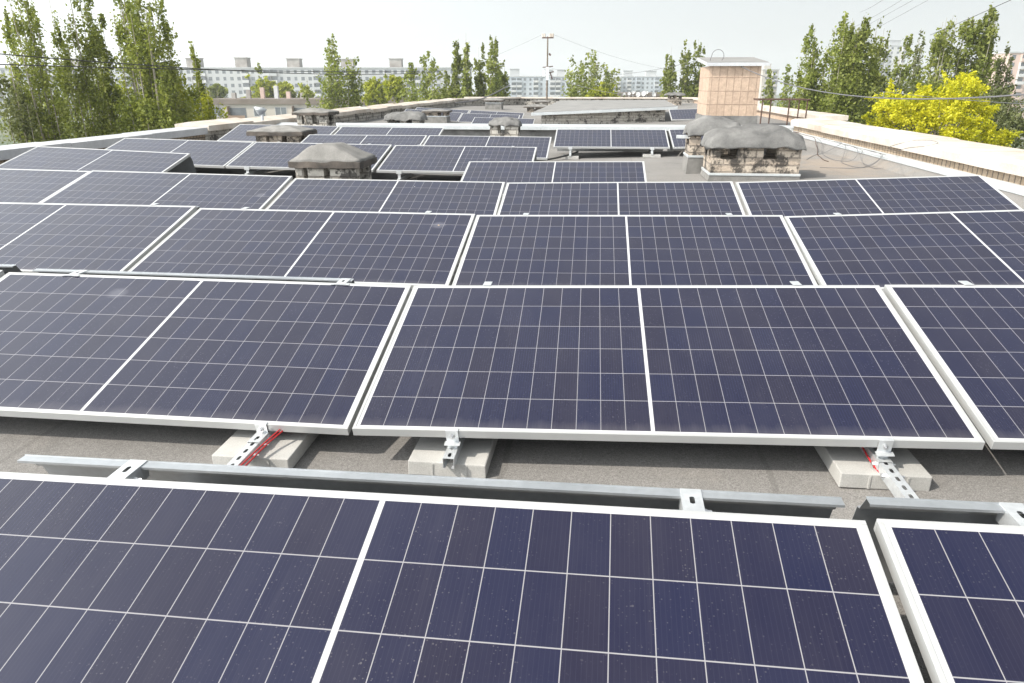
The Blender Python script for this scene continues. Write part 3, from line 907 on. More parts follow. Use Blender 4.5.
vent('grey vent with a rounded cap, in front of the metal capped joint wall', x0, x1, Y, 0.55, zr(-2), zp(133.5, Y, 504), zp(124.5, Y, 504), zp(118.2, Y + 0.2, 504), [(0, 0.28), (0.52, 1.0)], M['brick_grey'], 'lumpy', over=0.05, seed=9)
Y = 42.0
x0, x1 = vp(485.5, 501, 105, Y)
vent('far small vent on a grey metal base near the end parapet', x0, x1, Y, 0.8, zr(-5), zp(104.5, Y, 493), zp(101, Y, 493), zp(97.8, Y + 0.3, 493), [(0, 0.25), (0.42, 0.58), (0.78, 1.0)], M['brick_grey'], 'flat', over=0.10, seed=10, flash=0.35, thin=0.05)
Y = 39.5
x0, x1 = vp(527, 546, 108, Y)
vent('far low vent with a flat grey cap left of the slab roof', x0, x1, Y, 0.8, zr(-3), zp(109.5, Y, 535), zp(107.5, Y, 535), zp(104.4, Y + 0.3, 535), [(0, 0.3), (0.45, 1.0)], M['brick_soot'], 'flat', over=0.16, seed=11, thin=0.06)
Y = 47
x0, x1 = vp(535, 547, 102, Y)
vent('farthest low vent at the foot of the utility mast', x0, x1, Y, 0.8, zr(-3), zp(104.5, Y, 540), zp(102.5, Y, 540), zp(100.2, Y + 0.3, 540), [(0, 0.3), (0.6, 1.0)], M['brick_grey'], 'flat', over=0.16, seed=12, thin=0.06)
Y = 47
x0, x1 = vp(669, 682, 96, Y)
vent('far brown vent beyond the slab roof, left of the peach tower', x0, x1, Y, 0.8, zr(5), zp(98, Y, 675), zp(95, Y, 675), zp(92.8, Y + 0.3, 675), [(0, 0.2), (0.4, 0.6), (0.85, 1.0)], M['brick_soot'], 'lumpy', over=0.25, seed=13)
# the two sooty chimneys on the right
Y = 11.95
x0, x1 = vp(689, 738, 155, Y)
vent('smaller sooty brick chimney behind the big one, with a rounded felt cap and metal base', x0, x1, Y, 0.6, zr(1.8), zp(146, Y, 700), zp(134, Y, 700), zp(116.5, Y + 0.3, 710), [(0, 0.22), (0.42, 1.0)], M['brick_soot'], 'lumpy', over=0.07, seed=14, flash=0.24, cat='chimney', name='brick_chimney')
Y = 10.95
x0, x1 = vp(711, 800, 165, Y)
vent('big sooty brick chimney with two dark flue holes under a sagging felt cap', x0, x1, Y, 0.80, zr(2.4), zp(159.5, Y, 760), zp(146.5, Y, 760), zp(126.0, Y + 0.4, 760), [(0, 0.10), (0.29, 0.58), (0.74, 1.0)], M['brick_soot'], 'lumpy', over=0.10, seed=21, flash=0.06, cat='chimney', name='brick_chimney')
# stub of steel channel poking from the smaller chimney
a = at(676.5, 137, 12.1)
o = MB().box(0, 0.30, -0.03, 0.03, -0.02, 0.03, 0.003).build('metal_stub', M['galv'], None, False, a)
tag(o, 'short grey metal channel poking out left of the smaller sooty chimney', 'metal channel')

# ------------------------------------------------------------------ peach tower
Yt = 22.0
xl = at(705.6, 118, Yt).x
xr = at(756.0, 118, Yt).x
zt = zp(66.0, Yt, 720)
zq = zr(3.5)
tw = empty('tiled_tower', ((xl + xr) / 2, Yt, zq))
tag(tw, 'square tower faced with peach tiles under a sloping grey roof slab', 'roof tower')
hw = (xr - xl) / 2
hz_ = zt - zq
MB().box(-hw, hw, 0, 2.0, 0.42, hz_).build('wall', M['tile'], tw)
MB().poly_prism([(-hw - 0.05, -0.05), (hw + 0.05, -0.05), (hw + 0.03, 0.419), (-hw - 0.03, 0.419)], 'y', -0.04, 2.04).build('plinth', M['felt_cap'], tw)
MB().poly_prism([(-0.13, 0.015), (-0.13, 0.095), (2.2, 0.30), (2.2, 0.22)], 'x', -hw - 0.12, hw + 0.20).build('roof_slab', M['lilac'], tw).location = (0, 0, hz_ - 0.01)
MB().poly_prism([(-0.10, 0.099), (-0.10, 0.108), (2.17, 0.309), (2.17, 0.300)], 'x', -hw - 0.09, hw + 0.17).build('roof_felt', M['slab'], tw).location = (0, 0, hz_ - 0.01)
mb = MB()
ang = [2 * math.pi * k / 16 for k in range(14)]
mb.tube([(-hw + 0.05, 0.5, 0.12), (-hw + 0.07, 0.5, 0.24)] + [(-hw + 0.26 - 0.17 * math.cos(t), 0.5, 0.30 + 0.17 * math.sin(t)) for t in ang[:11]], 0.008, 5)
mb.build('wire_loop', M['greycable'], tw, True, (0, 0, hz_ - 0.02))

# ------------------------------------------------------------------ low slab-roofed hatch
hx0, hx1 = at(541, 118, 27.5).x, at(672, 112, 28.5).x
ht = empty('roof_hatch', (hx0, 27.5, zr(0)))
tag(ht, 'long low brick box under a wide grey felt slab, in front of the far blocks', 'roof hatch')
wlen = hx1 - hx0
zA, zB = zp(115.5, 27.3, 541) - zr(0), zp(108.8, 28.3, 672) - zr(0)
bm_ = MB()
v = [(0, 0.2, -0.03), (wlen - 0.25, 0.9, -0.03), (wlen - 0.25, 9, -0.03), (0.5, 9, -0.03)]
A_ = [bm_.bm.verts.new(p) for p in v]
B_ = [bm_.bm.verts.new((p[0], p[1], zA + (zB - zA) * p[0] / wlen - 0.012)) for p in v]
bm_.bm.faces.new(A_[::-1]); bm_.bm.faces.new(B_)
for k in range(4): bm_.bm.faces.new((A_[k], A_[(k + 1) % 4], B_[(k + 1) % 4], B_[k]))
bm_.build('wall', M['brick_grey'], ht)
def slab(mat, pts, zoff, th, nm, parent):
    b = MB()
    A_ = [b.bm.verts.new((p[0], p[1], p[2] + zoff)) for p in pts]
    B_ = [b.bm.verts.new((p[0], p[1], p[2] + zoff + th)) for p in pts]
    b.bm.faces.new(A_[::-1]); b.bm.faces.new(B_)
    for k in range(len(pts)):
        j = (k + 1) % len(pts)
        b.bm.faces.new((A_[k], A_[j], B_[j], B_[k]))
    return b.build(nm, mat, parent)
sp = [(-0.35, -0.15, zA), (wlen + 0.15, 0.55, zB), (wlen + 0.45, 9.6, zB + 0.04), (0.2, 9.6, zA + 0.22)]
slab(M['metal_cap'], sp, -0.01, 0.10, 'slab_edge', ht)
sp2 = [(-0.32, -0.10, zA), (wlen + 0.11, 0.60, zB), (wlen + 0.41, 9.55, zB + 0.04), (0.24, 9.55, zA + 0.22)]
slab(M['slab'], sp2, 0.092, 0.012, 'slab_felt', ht)

# ------------------------------------------------------------------ rusty railing, little dish, mast
Yr = 20.2
a, b = at(760.5, 121, Yr), at(805, 122, Yr)
topz = zp(98.8, Yr, 780)
rl = empty('iron_railing', (a.x, Yr, a.z))
tag(rl, 'low rusty iron railing beside the peach tower', 'railing')
ln = b.x - a.x
hh = topz - a.z
MB().box(-0.12, ln + 0.06, -0.03, 0.03, hh - 0.035, hh, 0.004).box(-0.12, ln + 0.06, 0.55, 0.61, hh - 0.035, hh, 0.004).build('top_rail', M['rust'], rl)
MB().box(-0.10, -0.05, 0.03, 0.55, hh - 0.045, hh - 0.005).box(ln, ln + 0.05, 0.03, 0.55, hh - 0.045, hh - 0.005).build('cross_bar', M['rust'], rl)
for px, yy in ((0.0, 0.0), (0.34, 0.58), (ln * 0.6, 0.0), (ln, 0.0), (ln * 0.95, 0.58)):
    MB().tube([(px, yy, -0.25), (px, yy, hh - 0.036)], 0.018, 6).build('leg', M['rust'], rl)

a = at(261.5, 117.5, 15.4)
ds = empty('dish', (a.x, a.y, a.z))
tag(ds, 'small pale grey dish tilted on the left parapet', 'dish')
mb = MB()
rings = []
for q in range(6):
    rr = 0.135 * q / 5
    rings.append([mb.bm.verts.new((rr * math.cos(2 * math.pi * k / 16), rr * math.sin(2 * math.pi * k / 16), -0.16 + 0.16 * (q / 5) ** 1.5)) for k in range(16)])
for q in range(5):
    for k in range(16):
        if q == 0:
            continue
        mb.bm.faces.new((rings[q][k], rings[q][(k + 1) % 16], rings[q + 1][(k + 1) % 16], rings[q + 1][k]))
mb.bm.faces.new(rings[1][::-1])
mb.bm.faces.new(rings[5])
bmesh.ops.transform(mb.bm, matrix=Matrix.Translation((0, 0, 0.19)) @ Matrix.Rotation(R(14), 4, 'Y'), verts=mb.bm.verts[:])
mb.build('bowl', M['metal_cap'], ds, True)
MB().tube([(0.02, 0, -0.06), (0.02, 0, 0.06)], 0.03, 8).build('foot', M['galv'], ds)

a = at(546.8, 100, 49.0)
pm = empty('utility_mast', (a.x, 49.0, zr(-2)))
tag(pm, 'thin brown utility mast with a crossarm of white insulators on the far roof', 'utility mast')
top = zp(36.5, 49.0, 548) - zr(-2)
MB().tube([(0, 0, 0), (0, 0, top)], 0.06, 8, 0.04).build('pole', worn('weathered_pole', (0.12, 0.095, 0.07), (0.20, 0.16, 0.125), 2, 0.9), pm)
MB().box(-0.36, 0.36, -0.04, 0.04, top - 0.11, top - 0.04).build('crossarm', M['rust'], pm)
for k in (-0.33, -0.20, 0.12, 0.22, 0.33):
    MB().tube([(k, 0, top - 0.04), (k, 0, top + 0.05), (k, 0, top + 0.07), (k, 0, top + 0.17)], 0.06, 8, 0.05).build('insulator', M['whitewash'], pm)
mb = MB()
zm = zp(72, 49, 548) - zr(-2)
mb.box(-0.30, -0.10, -0.1, 0.1, zm - 0.28, zm + 0.1, 0.01).box(-0.08, 0.12, -0.12, -0.05, zm - 0.5, zm + 0.3, 0.01)
mb.build('junction_box', M['galv'], pm)
for pts_, r_ in (([(-0.3, 0.06, zm + 0.28), (0.36, 0.02, zm + 0.34)], 0.03), ([(-0.2, 0.0, zm - 0.1), (0.42, 0.05, zm + 0.02)], 0.035), ([(0.2, 0, zm - 0.05), (0.32, 0, zm - 0.42)], 0.04), ([(0.10, 0.0, zm + 1.1), (0.2, 0, zm + 0.98)], 0.06)):
    MB().tube(pts_, r_, 6).build('spare_arm', M['rust'], pm)
def mastp(dx, dz): return Vector((a.x + dx, 49.0, zr(-2) + dz))
# leaning thin stick beyond the far vent
p0, p1 = at(455, 103, 44.0), at(510, 85, 46.0)
cable('leaning_stick', [p0, (p0 + p1) / 2 + Vector((0, 0, -0.25)), p1], 0.035, M['greycable'], 'long thin pale stick leaning over the far left of the roof', cat='stick')

# ------------------------------------------------------------------ wires overhead
def span(p, q, sag, n=14):
    return [p.lerp(q, i / n) - Vector((0, 0, sag * 4 * (i / n) * (1 - i / n))) for i in range(n + 1)]
def wire(p, q, sag, r, mat, label, n=5):
    tag(MB().tube(span(p, q, sag), r, n).build('overhead_wire', mat, None, True), label, 'wire')
wire(atd(-60, 48.8, 15), atd(440, 71.5, 46), 0.30, 0.013, M['black'], 'upper black cable slung in front of the left poplars')
wire(atd(-60, 62.6, 15), atd(440, 70.8, 46), 0.10, 0.012, M['black'], 'lower black cable slung in front of the left poplars')
tp = at(741, 66.5, Yt + 0.0)
wire(tp, atd(1100, 87.0, 9.0), 0.42, 0.012, M['greycable'], 'thick grey cable from the peach tower across to the right edge')
wire(atd(880, 91, 24), atd(1100, 108, 11.0), 0.05, 0.006, M['greycable'], 'thin grey wire in front of the yellow tree, below the thick cable')
wire(atd(930, 35, 32), atd(1080, -32, 14), 0.03, 0.008, M['black'], 'thin dark wire rising past the right hand poplars to the top edge')
for i, (x0_, y0_, x1_, y1_, wd) in enumerate(((826, 54, 925, 0, 'lowest'), (830, 44, 910, 0, 'second lowest'), (846, 31, 899, 0, 'second highest'), (860, 12, 880, 0, 'highest'))):
    p, q = atd(x0_, y0_, 60), atd(x1_ + (x1_ - x0_) * 0.8, y1_ - (y0_ - y1_) * 0.8, 28)
    wire(p, q, 0.1, 0.007, M['greycable'], wd + ' of four thin wires rising over the tall right poplar')
wire(mastp(0.39, top + 0.1), atd(700, 72, 70), 0.5, 0.006, M['greycable'], 'thin wire running right from the crossarm of the mast')
wire(mastp(-0.38, top + 0.1), atd(380, 88, 80), 0.6, 0.006, M['greycable'], 'thin wire running left from the crossarm of the mast')
wire(mastp(0.1, zm + 0.3), at(698, 60.5, Yt + 0.4), 0.45, 0.006, M['greycable'], 'thin wire from the mast to the roof of the peach tower')
wire(mastp(0.1, zm - 0.2), at(655, 96.5, 44), 0.3, 0.013, M['greycable'], 'low wire sagging from the mast behind the slab roof')

# tangle of loose wire beside the right parapet
rg = random.Random(12)
def floor_pt(px, py, dz=-0.002):
    v, _ = ray(px, py)
    x = 3.5
    for _i in range(6):
        t = (zr(x) + dz - H) / v.z
        x = v.x * t
    return Vector((0, 0, H)) + v * t
def zpt(px, py, z):
    v, _ = ray(px, py)
    return Vector((0, 0, H)) + v * ((z - H) / v.z)
def coil(cx, cy, rx, ry, tilt, a0, a1, label, r=0.0038, mat='greycable'):
    pts_ = []
    for k in range(13):
        t_ = R(a0 + (a1 - a0) * k / 12)
        dx, dy = rx * math.cos(t_), ry * math.sin(t_)
        p_ = floor_pt(cx + dx + rg.uniform(-1, 1) * 1.2, cy + dy + dx * tilt + rg.uniform(-1, 1) * 0.5, 0.008)
        if p_.x > 4.3: p_.z += min(0.14, (p_.x - 4.3) * 0.4)
        p_.x = min(p_.x, 4.62)
        pts_.append(p_)
    cable('wire_tangle', pts_, r, M[mat], label, 5, 8)
coil(848, 160, 42, 8.5, -0.02, -170, 130, 'widest loose wire loop on the roof near the right parapet')
coil(868, 158, 26, 9, -0.1, 20, 330, 'middle loose wire loop, crossing the widest one')
coil(842, 152, 20, 9, 0.1, -60, 240, 'small upright looking wire loop nearest the big sooty chimney')
coil(884, 163, 24, 7, 0.15, 90, 340, 'wire loop lying nearest the corner of the fourth row')
coil(830, 150, 14, 12, 0.2, 100, 290, 'rusty wire scribble beside the big sooty chimney', 0.006, 'rust')
cable('wire_tangle', [floor_pt(890, 160, 0.01), floor_pt(897, 152, 0.02), zpt(889, 148, 0.60), zpt(900, 143.5, 0.62), zpt(915, 140.5, 0.622), zpt(931, 140.5, 0.622), zpt(938, 143, 0.622), zpt(926, 146, 0.622), zpt(908, 148, 0.62), zpt(898, 151, 0.60)], 0.0038, M['greycable'], 'thin wire looping up over the white right parapet', 5, 8)
# loose scraps on the felt
mb = MB()
a = floor_pt(913, 171, 0.0)
for k in range(9):
    q = Matrix.Translation(a + Vector((rg.uniform(-0.1, 0.1), rg.uniform(-0.15, 0.15), 0.012))) @ Matrix.Rotation(rg.uniform(0, 3), 4, 'Z')
    mb.box(-0.03, 0.03, -0.02, 0.02, -0.01, rg.uniform(0.01, 0.03), 0, q)
tag(mb.build('rubble', M['conc_cap']), 'little heap of dark rubble on the roof by the right parapet', 'rubble')

# ------------------------------------------------------------------ trees
def leaf_material(name, c0, c1, c2, trans=0.35):
    t = NT(name)
    at_ = t.n('ShaderNodeAttribute', attribute_name='rnd')
    c = t.ramp(at_.outputs['Fac'], [(0.0, c0), (0.55, c1), (1.0, c2)])
    k = t.math('MULTIPLY_ADD', rnd(t), 0.25, 0.88)
    c = t.mix(1.0, c, t.comb(k, k, k), 'MULTIPLY')
    t.fin(c, 0.55)
    t.b.inputs['Specular IOR Level'].default_value = 0.3
    tr = t.n('ShaderNodeBsdfTranslucent')
    t.put(tr.inputs[0], t.mix(1.0, c, (1.25, 1.25, 0.6), 'MULTIPLY'))
    mx = t.n('ShaderNodeMixShader')
    mx.inputs[0].default_value = trans
    t.t.links.new(t.b.outputs[0], mx.inputs[1])
    t.t.links.new(tr.outputs[0], mx.inputs[2])
    t.t.links.new(mx.outputs[0], t.t.nodes['Material Output'].inputs[0])
    return t.m
LEAF = {
    'poplar': leaf_material('poplar_leaves', (0.105, 0.135, 0.024), (0.215, 0.250, 0.052), (0.330, 0.350, 0.110)),
    'lime': leaf_material('spring_leaves', (0.17, 0.21, 0.015), (0.32, 0.35, 0.022), (0.46, 0.46, 0.05)),
    'olive': leaf_material('olive_leaves', (0.085, 0.105, 0.040), (0.150, 0.170, 0.068), (0.22, 0.235, 0.115)),
    'yellow': leaf_material('yellow_leaves', (0.26, 0.30, 0.020), (0.60, 0.57, 0.026), (0.78, 0.75, 0.08), 0.4),
}
BARK = worn('pale_bark', (0.20, 0.18, 0.14), (0.34, 0.31, 0.26), 3, 0.9)

def leaves_mesh(name, C, Rn, size, mat, rng, up=0.3):
    """C (n,3) leaf centres, one small folded quad each"""
    n = len(C)
    d = rng.normal(size=(n, 3)) + np.array([0, 0, up])
    d /= np.linalg.norm(d, axis=1)[:, None]
    e = rng.normal(size=(n, 3))
    e -= (e * d).sum(1)[:, None] * d
    e /= np.linalg.norm(e, axis=1)[:, None]
    g = np.cross(d, e)
    s = size * rng.uniform(0.6, 1.3, n)[:, None]
    V = np.empty((n, 4, 3))
    V[:, 0] = C - d * s * 0.5
    V[:, 1] = C + e * s * 0.40 + g * s * 0.10
    V[:, 2] = C + d * s * 0.6
    V[:, 3] = C - e * s * 0.40 + g * s * 0.10
    me = bpy.data.meshes.new(name)
    me.vertices.add(4 * n)
    me.vertices.foreach_set('co', V.reshape(-1))
    me.loops.add(4 * n)
    me.loops.foreach_set('vertex_index', np.arange(4 * n, dtype=np.int32))
    me.polygons.add(n)
    me.polygons.foreach_set('loop_start', np.arange(0, 4 * n, 4, dtype=np.int32))
    me.polygons.foreach_set('loop_total', np.full(n, 4, dtype=np.int32))
    a = me.attributes.new('rnd', 'FLOAT', 'FACE')
    a.data.foreach_set('value', Rn.astype(np.float32))
    me.update()
    me.materials.append(mat)
    return me

def tree(px, topy, D, wpx, kind, label, form='poplar', leaders=None, lean=0.0, n_leaf=None, group='trees around the roof', size=None, seed=None, depth=9.0, dens=1.0):
    seed = seed if seed is not None else int(px * 7 + D)
    rng = np.random.default_rng(seed)
    topw = atd(px, topy, D)
    base = Vector((topw.x, topw.y, GZ))
    Ht = topw.z - GZ
    wr = wpx * D / F / 2
    root = empty('tree' if form != 'poplar' else 'poplar_tree', base)
    tag(root, label, 'tree', group)
    size = size or max(0.085, 2.5 * D / F)
    zlow = max(1.5, Ht - max(depth, D * 0.16))
    paths = []
    if form == 'poplar':
        nl = int((leaders or max(3, 3 + wr * 2.2)) * 1.35)
        for i in range(nl):
            an = rng.uniform(0, 2 * math.pi)
            rr = wr * math.sqrt(rng.uniform(0.02, 1)) * 0.95
            if i == 0: rr = 0.05 * wr
            tp_ = Ht * 1.0 if i == 0 else Ht - rng.uniform(0.0, 0.30) ** 1.3 * (Ht - zlow) - 0.25 * rr * (i % 2)
            st = max(0.5, zlow - rng.uniform(0.5, 3.0))
            paths.append((np.array([0.25 * rr * math.cos(an), 0.25 * rr * math.sin(an), st]), np.array([rr * math.cos(an) + lean * (tp_ - st) , rr * math.sin(an), tp_]), max(0.34, 1.05 * wr / max(1.0, nl / 3) ** 0.5)))
    else:
        nl = leaders or 16
        cz = Ht - min(wr * 1.15, (Ht - zlow) * 0.6)
        for i in range(nl):
            d = rng.normal(size=3)
            d /= np.linalg.norm(d)
            if d[2] < -0.3: d[2] *= -1
            rr = wr * rng.uniform(0.6, 1.0)
            e = np.array([d[0] * rr, d[1] * rr, cz + d[2] * (Ht - cz) * rng.uniform(0.8, 1.02)])
            paths.append((np.array([0, 0, cz - wr * 0.9]), e, 0.42 * wr))
    n_leaf = n_leaf or int(min(9000, max(1500, 420 * (wpx ** 0.75))))
    n_leaf = int(n_leaf * dens * ((4.3 if D < 50 else 3.0) if form == 'poplar' else 2.2))
    tot = sum(np.linalg.norm(p[1] - p[0]) for p in paths)
    Cs, Rs = [], []
    for (s_, e_, rad) in paths:
        ln_ = np.linalg.norm(e_ - s_)
        m = max(60, int(n_leaf * ln_ / tot))
        if form == 'poplar':
            # clumps along the leader
            nc = max(8, int(ln_ / 0.30))
            tc = np.sort(rng.uniform(0.02, 1.0, nc))
            keep = rng.uniform(size=nc) > 0.12
            tc = tc[keep]
            wgt = (1.12 - 0.8 * tc ** 3) * rng.uniform(0.35, 1.5, len(tc))
            ci = rng.choice(len(tc), m, p=wgt / wgt.sum())
            t_ = tc[ci]
            rad_t = rad * (0.18 + 0.42 * np.minimum(1, (1 - t_) * 6) + 0.60 * (1 - t_) ** 0.8)
            cdir = rng.normal(size=(len(tc), 3)) * np.array([1, 1, 0.3])
            p = s_ + (e_ - s_) * t_[:, None]
            bow = np.sin(t_ * math.pi)[:, None] * np.array([e_[0] - s_[0], e_[1] - s_[1], 0]) * 0.30
            p = p + bow + cdir[ci] * (rad_t * 0.50)[:, None] + rng.normal(size=(m, 3)) * (np.stack([rad_t * 0.34, rad_t * 0.34, 0.10 + 0.3 * rad_t], 1))
            hue = rng.uniform(size=len(tc))[ci] * 0.5 + rng.uniform(size=m) * 0.5
        else:
            t_ = rng.uniform(0.55, 1.0, m)
            nc = 10
            sub = rng.normal(size=(nc, 3)) * rad * 0.55
            ci = rng.integers(0, nc, m)
            p = s_ + (e_ - s_) * (0.82 + 0.0 * t_[:, None]) + sub[ci] + rng.normal(size=(m, 3)) * rad * 0.20
            hue = rng.uniform(size=nc)[ci] * 0.5 + rng.uniform(size=m) * 0.5
        Cs.append(p)
        Rs.append(hue)
    me = leaves_mesh('crown', np.concatenate(Cs), np.concatenate(Rs), size, LEAF[kind], rng)
    o = bpy.data.objects.new('crown', me)
    COL.objects.link(o)
    o.parent = root
    mb = MB()
    mb.tube([(0, 0, 0), (0.02 * wr, 0, zlow * 0.6), (0, 0, max(2, zlow))], 0.16 + 0.05 * wr, 7, 0.12 + 0.03 * wr)
    for (s_, e_, rad) in paths:
        md = s_ + (e_ - s_) * 0.5
        if form == 'poplar': md = md + np.array([e_[0] - s_[0], e_[1] - s_[1], 0]) * 0.28
        b0 = (0, 0, max(0.5, s_[2] - 0.8))
        mb.tube([b0, tuple(s_), tuple(md), tuple(e_)], 0.055 + 0.015 * wr, 5, 0.008)
    mb.build('trunk', BARK, root, True)
    return root

PG = 'poplars around the roof'
# left, close beyond the parapet
tree(30, -14, 27, 42, 'poplar', 'tall poplar nearest the left edge, leaning slightly left', lean=-0.05, n_leaf=5200, leaders=6, group=PG, depth=10)
tree(66, -22, 28, 32, 'poplar', 'tall slim poplar second from the left edge, top out of the photo', n_leaf=4300, leaders=5, group=PG, depth=10)
tree(17, 14, 29, 16, 'poplar', 'thin poplar stem leaning left at the left edge, lower than its neighbour', lean=-0.04, n_leaf=1500, leaders=2, group=PG, depth=8)
tree(47, -12, 30, 14, 'poplar', 'very thin poplar stem just right of the leftmost tall one', n_leaf=1700, leaders=2, group=PG, depth=9)
tree(134, -16, 30, 18, 'poplar', 'thin dark poplar between the broad one and the right end of the left group', n_leaf=2000, leaders=3, group=PG, depth=9)
tree(88, -8, 30, 20, 'poplar', 'thin poplar between the two dense left poplars', n_leaf=2600, leaders=3, group=PG, depth=10)
tree(117, -42, 28, 46, 'poplar', 'broadest of the tall left poplars, with pale bare branches showing', n_leaf=6500, leaders=9, group=PG, depth=11)
tree(152, -22, 29, 32, 'poplar', 'tall poplar at the right end of the left group', n_leaf=4600, leaders=5, group=PG, depth=10)
tree(193, 42, 33, 18, 'poplar', 'short slim poplar just right of the left group', n_leaf=2200, leaders=3, group=PG, depth=7)
tree(170, 72, 31, 34, 'lime', 'bright green low tree under the left poplars', n_leaf=2800, leaders=5, group=PG, depth=6)
tree(207, 88, 32, 24, 'lime', 'lowest bright green tree beside the pale brown roofed house', n_leaf=1800, leaders=4, group=PG, depth=5)
tree(8, 60, 26, 34, 'olive', 'dull green low tree at the very left edge', n_leaf=3000, leaders=5, group=PG, depth=7)
tree(52, 78, 34, 50, 'poplar', 'low leafy tree filling the gap behind the leftmost poplars', n_leaf=3200, leaders=7, group=PG, depth=6, dens=0.8)
tree(98, 76, 33, 60, 'poplar', 'low leafy tree behind the thin poplar', n_leaf=3600, leaders=8, group=PG, depth=6)
tree(140, 80, 34, 54, 'lime', 'low green tree behind the broad poplar', n_leaf=3000, leaders=8, group=PG, depth=6)
# middle distance
tree(331, 35, 68, 30, 'poplar', 'lone many stemmed poplar in front of the long grey block', n_leaf=3600, leaders=7, group=PG, depth=10, dens=0.6)
tree(351, 55, 70, 16, 'poplar', 'small side poplar right against the lone poplar', n_leaf=1300, leaders=3, group=PG, depth=8)
tree(258, 64, 150, 15, 'poplar', 'dark slim poplar against the long grey block', n_leaf=1300, leaders=4, group=PG)
tree(307, 78, 66, 10, 'poplar', 'sparse thin poplar left of the lone poplar', n_leaf=500, leaders=2, group=PG, depth=7)
for px, ty, D, wd, lab in ((264, 79, 150, 28, 'yellow green bush behind the brown roofs, left of two'), (283, 81, 149, 22, 'yellow green bush behind the brown roofs, right of two'), (304, 90, 150, 26, 'low yellow green bush beside the lone poplar'),
                           (374, 79, 105, 26, 'yellow green tree right of the lone poplar'), (394, 76, 100, 24, 'yellow green tree below the grey block, touching the green poplars'), (246, 95, 148, 24, 'low green bush on the far roof line')):
    tree(px, ty, D, wd, 'lime', lab, 'round', group='light green trees in the middle distance', n_leaf=1300)
tree(216, 84, 150, 18, 'poplar', 'dark round bush in front of the long grey block', 'round', n_leaf=900)
for px, ty, D, wd, nl, lab in ((410, 64, 88, 18, 3, 'green poplar at the left end of the middle row'), (428, 52, 76, 24, 5, 'bushy poplar, second in the middle row'), (446, 66, 80, 12, 3, 'low slim poplar between two taller ones in the middle row'),
                               (455, 40, 76, 13, 4, 'tall poplar left of the tallest in the middle row'), (466, 33, 75, 10, 3, 'tallest slim poplar of the middle row'), (476, 60, 78, 14, 4, 'short poplar between the two tall clumps of the middle row'),
                               (483, 45, 77, 10, 3, 'thin poplar left of the forked one in the middle row'), (493, 37, 75, 14, 4, 'forked tall poplar near the right of the middle row'), (505, 64, 78, 16, 4, 'lowest poplar at the right end of the middle row')):
    tree(px, ty, D, wd, 'poplar', lab, leaders=nl, n_leaf=1900 if wd > 12 else 1300, group=PG, depth=9)
tree(438, 84, 82, 70, 'lime', 'bright low tree along the foot of the middle poplars', 'round', n_leaf=1800)
tree(490, 84, 84, 50, 'poplar', 'low dark tree along the foot of the forked poplar', 'round', n_leaf=1500)
tree(594, 52, 92, 50, 'poplar', 'broad dense tree right of the utility mast', leaders=20, n_leaf=5600, depth=9)
tree(601, 84, 84, 30, 'lime', 'bright bush at the foot of the broad dense tree', 'round', n_leaf=1500)
tree(672, 47, 86, 14, 'poplar', 'slim poplar left of the pair behind the peach tower', leaders=4, n_leaf=1600, group=PG)
tree(686, 40, 86, 14, 'poplar', 'left of the pair of poplars behind the peach tower', leaders=5, n_leaf=1900, group=PG)
tree(698, 39, 86, 18, 'poplar', 'right of the pair of poplars behind the peach tower', leaders=6, n_leaf=2300, group=PG)
tree(664, 76, 88, 12, 'lime', 'short light poplar left of the tower poplars', leaders=3, n_leaf=700, group=PG)
# right hand side
tree(771, 67, 80, 14, 'poplar', 'small far poplar just right of the peach tower', leaders=4, n_leaf=1200, group=PG)
tree(790, 66, 76, 24, 'poplar', 'low poplar behind the rusty railing', leaders=5, n_leaf=1900, group=PG)
tree(812, 25, 47, 20, 'poplar', 'left stem of the big right hand poplar clump', leaders=4, n_leaf=2600, group=PG, depth=10)
tree(842, 19, 46, 48, 'poplar', 'broad middle of the big right hand poplar clump', leaders=12, n_leaf=6200, group=PG, depth=10)
tree(862, 15, 45, 34, 'poplar', 'tallest part of the big right hand poplar clump', leaders=8, n_leaf=4600, group=PG, depth=10, lean=0.02)
tree(884, 28, 48, 18, 'poplar', 'right side stem of the big poplar clump beside the white tower block', leaders=3, n_leaf=1900, group=PG, depth=10)
tree(907, 36, 58, 15, 'poplar', 'slim poplar right in front of the white tower block', leaders=4, n_leaf=1500, group=PG, depth=9)
tree(922, 28, 56, 14, 'olive', 'half bare poplar with thin grey twigs at its top', leaders=5, n_leaf=700, group=PG, depth=9)
tree(950, 15, 46, 32, 'poplar', 'tall poplar above the yellow tree, left of the leaning one', leaders=7, n_leaf=4200, group=PG, depth=10, lean=0.02)
tree(978, 8, 46, 32, 'poplar', 'tall poplar leaning right above the yellow tree', leaders=7, n_leaf=4200, group=PG, depth=10, lean=0.06)
tree(991, 48, 48, 16, 'olive', 'small poplar leaning far right beside the pink blocks', leaders=3, n_leaf=1500, group=PG, depth=8, lean=0.10)
tree(935, 80, 50, 60, 'olive', 'dull green tree behind the yellow one', 'round', n_leaf=3000)
tree(870, 84, 52, 60, 'olive', 'dull green tree at the foot of the big right poplars', 'round', n_leaf=3000)
tree(1004, 92, 34, 70, 'olive', 'grey green bushy tree at the right edge', 'round', n_leaf=4200)
tree(805, 88, 60, 40, 'olive', 'low grey green tree behind the rusty railing', 'round', n_leaf=2000)
tree(988, 104, 30, 50, 'olive', 'low olive bush right of the yellow tree', 'round', n_leaf=2600)
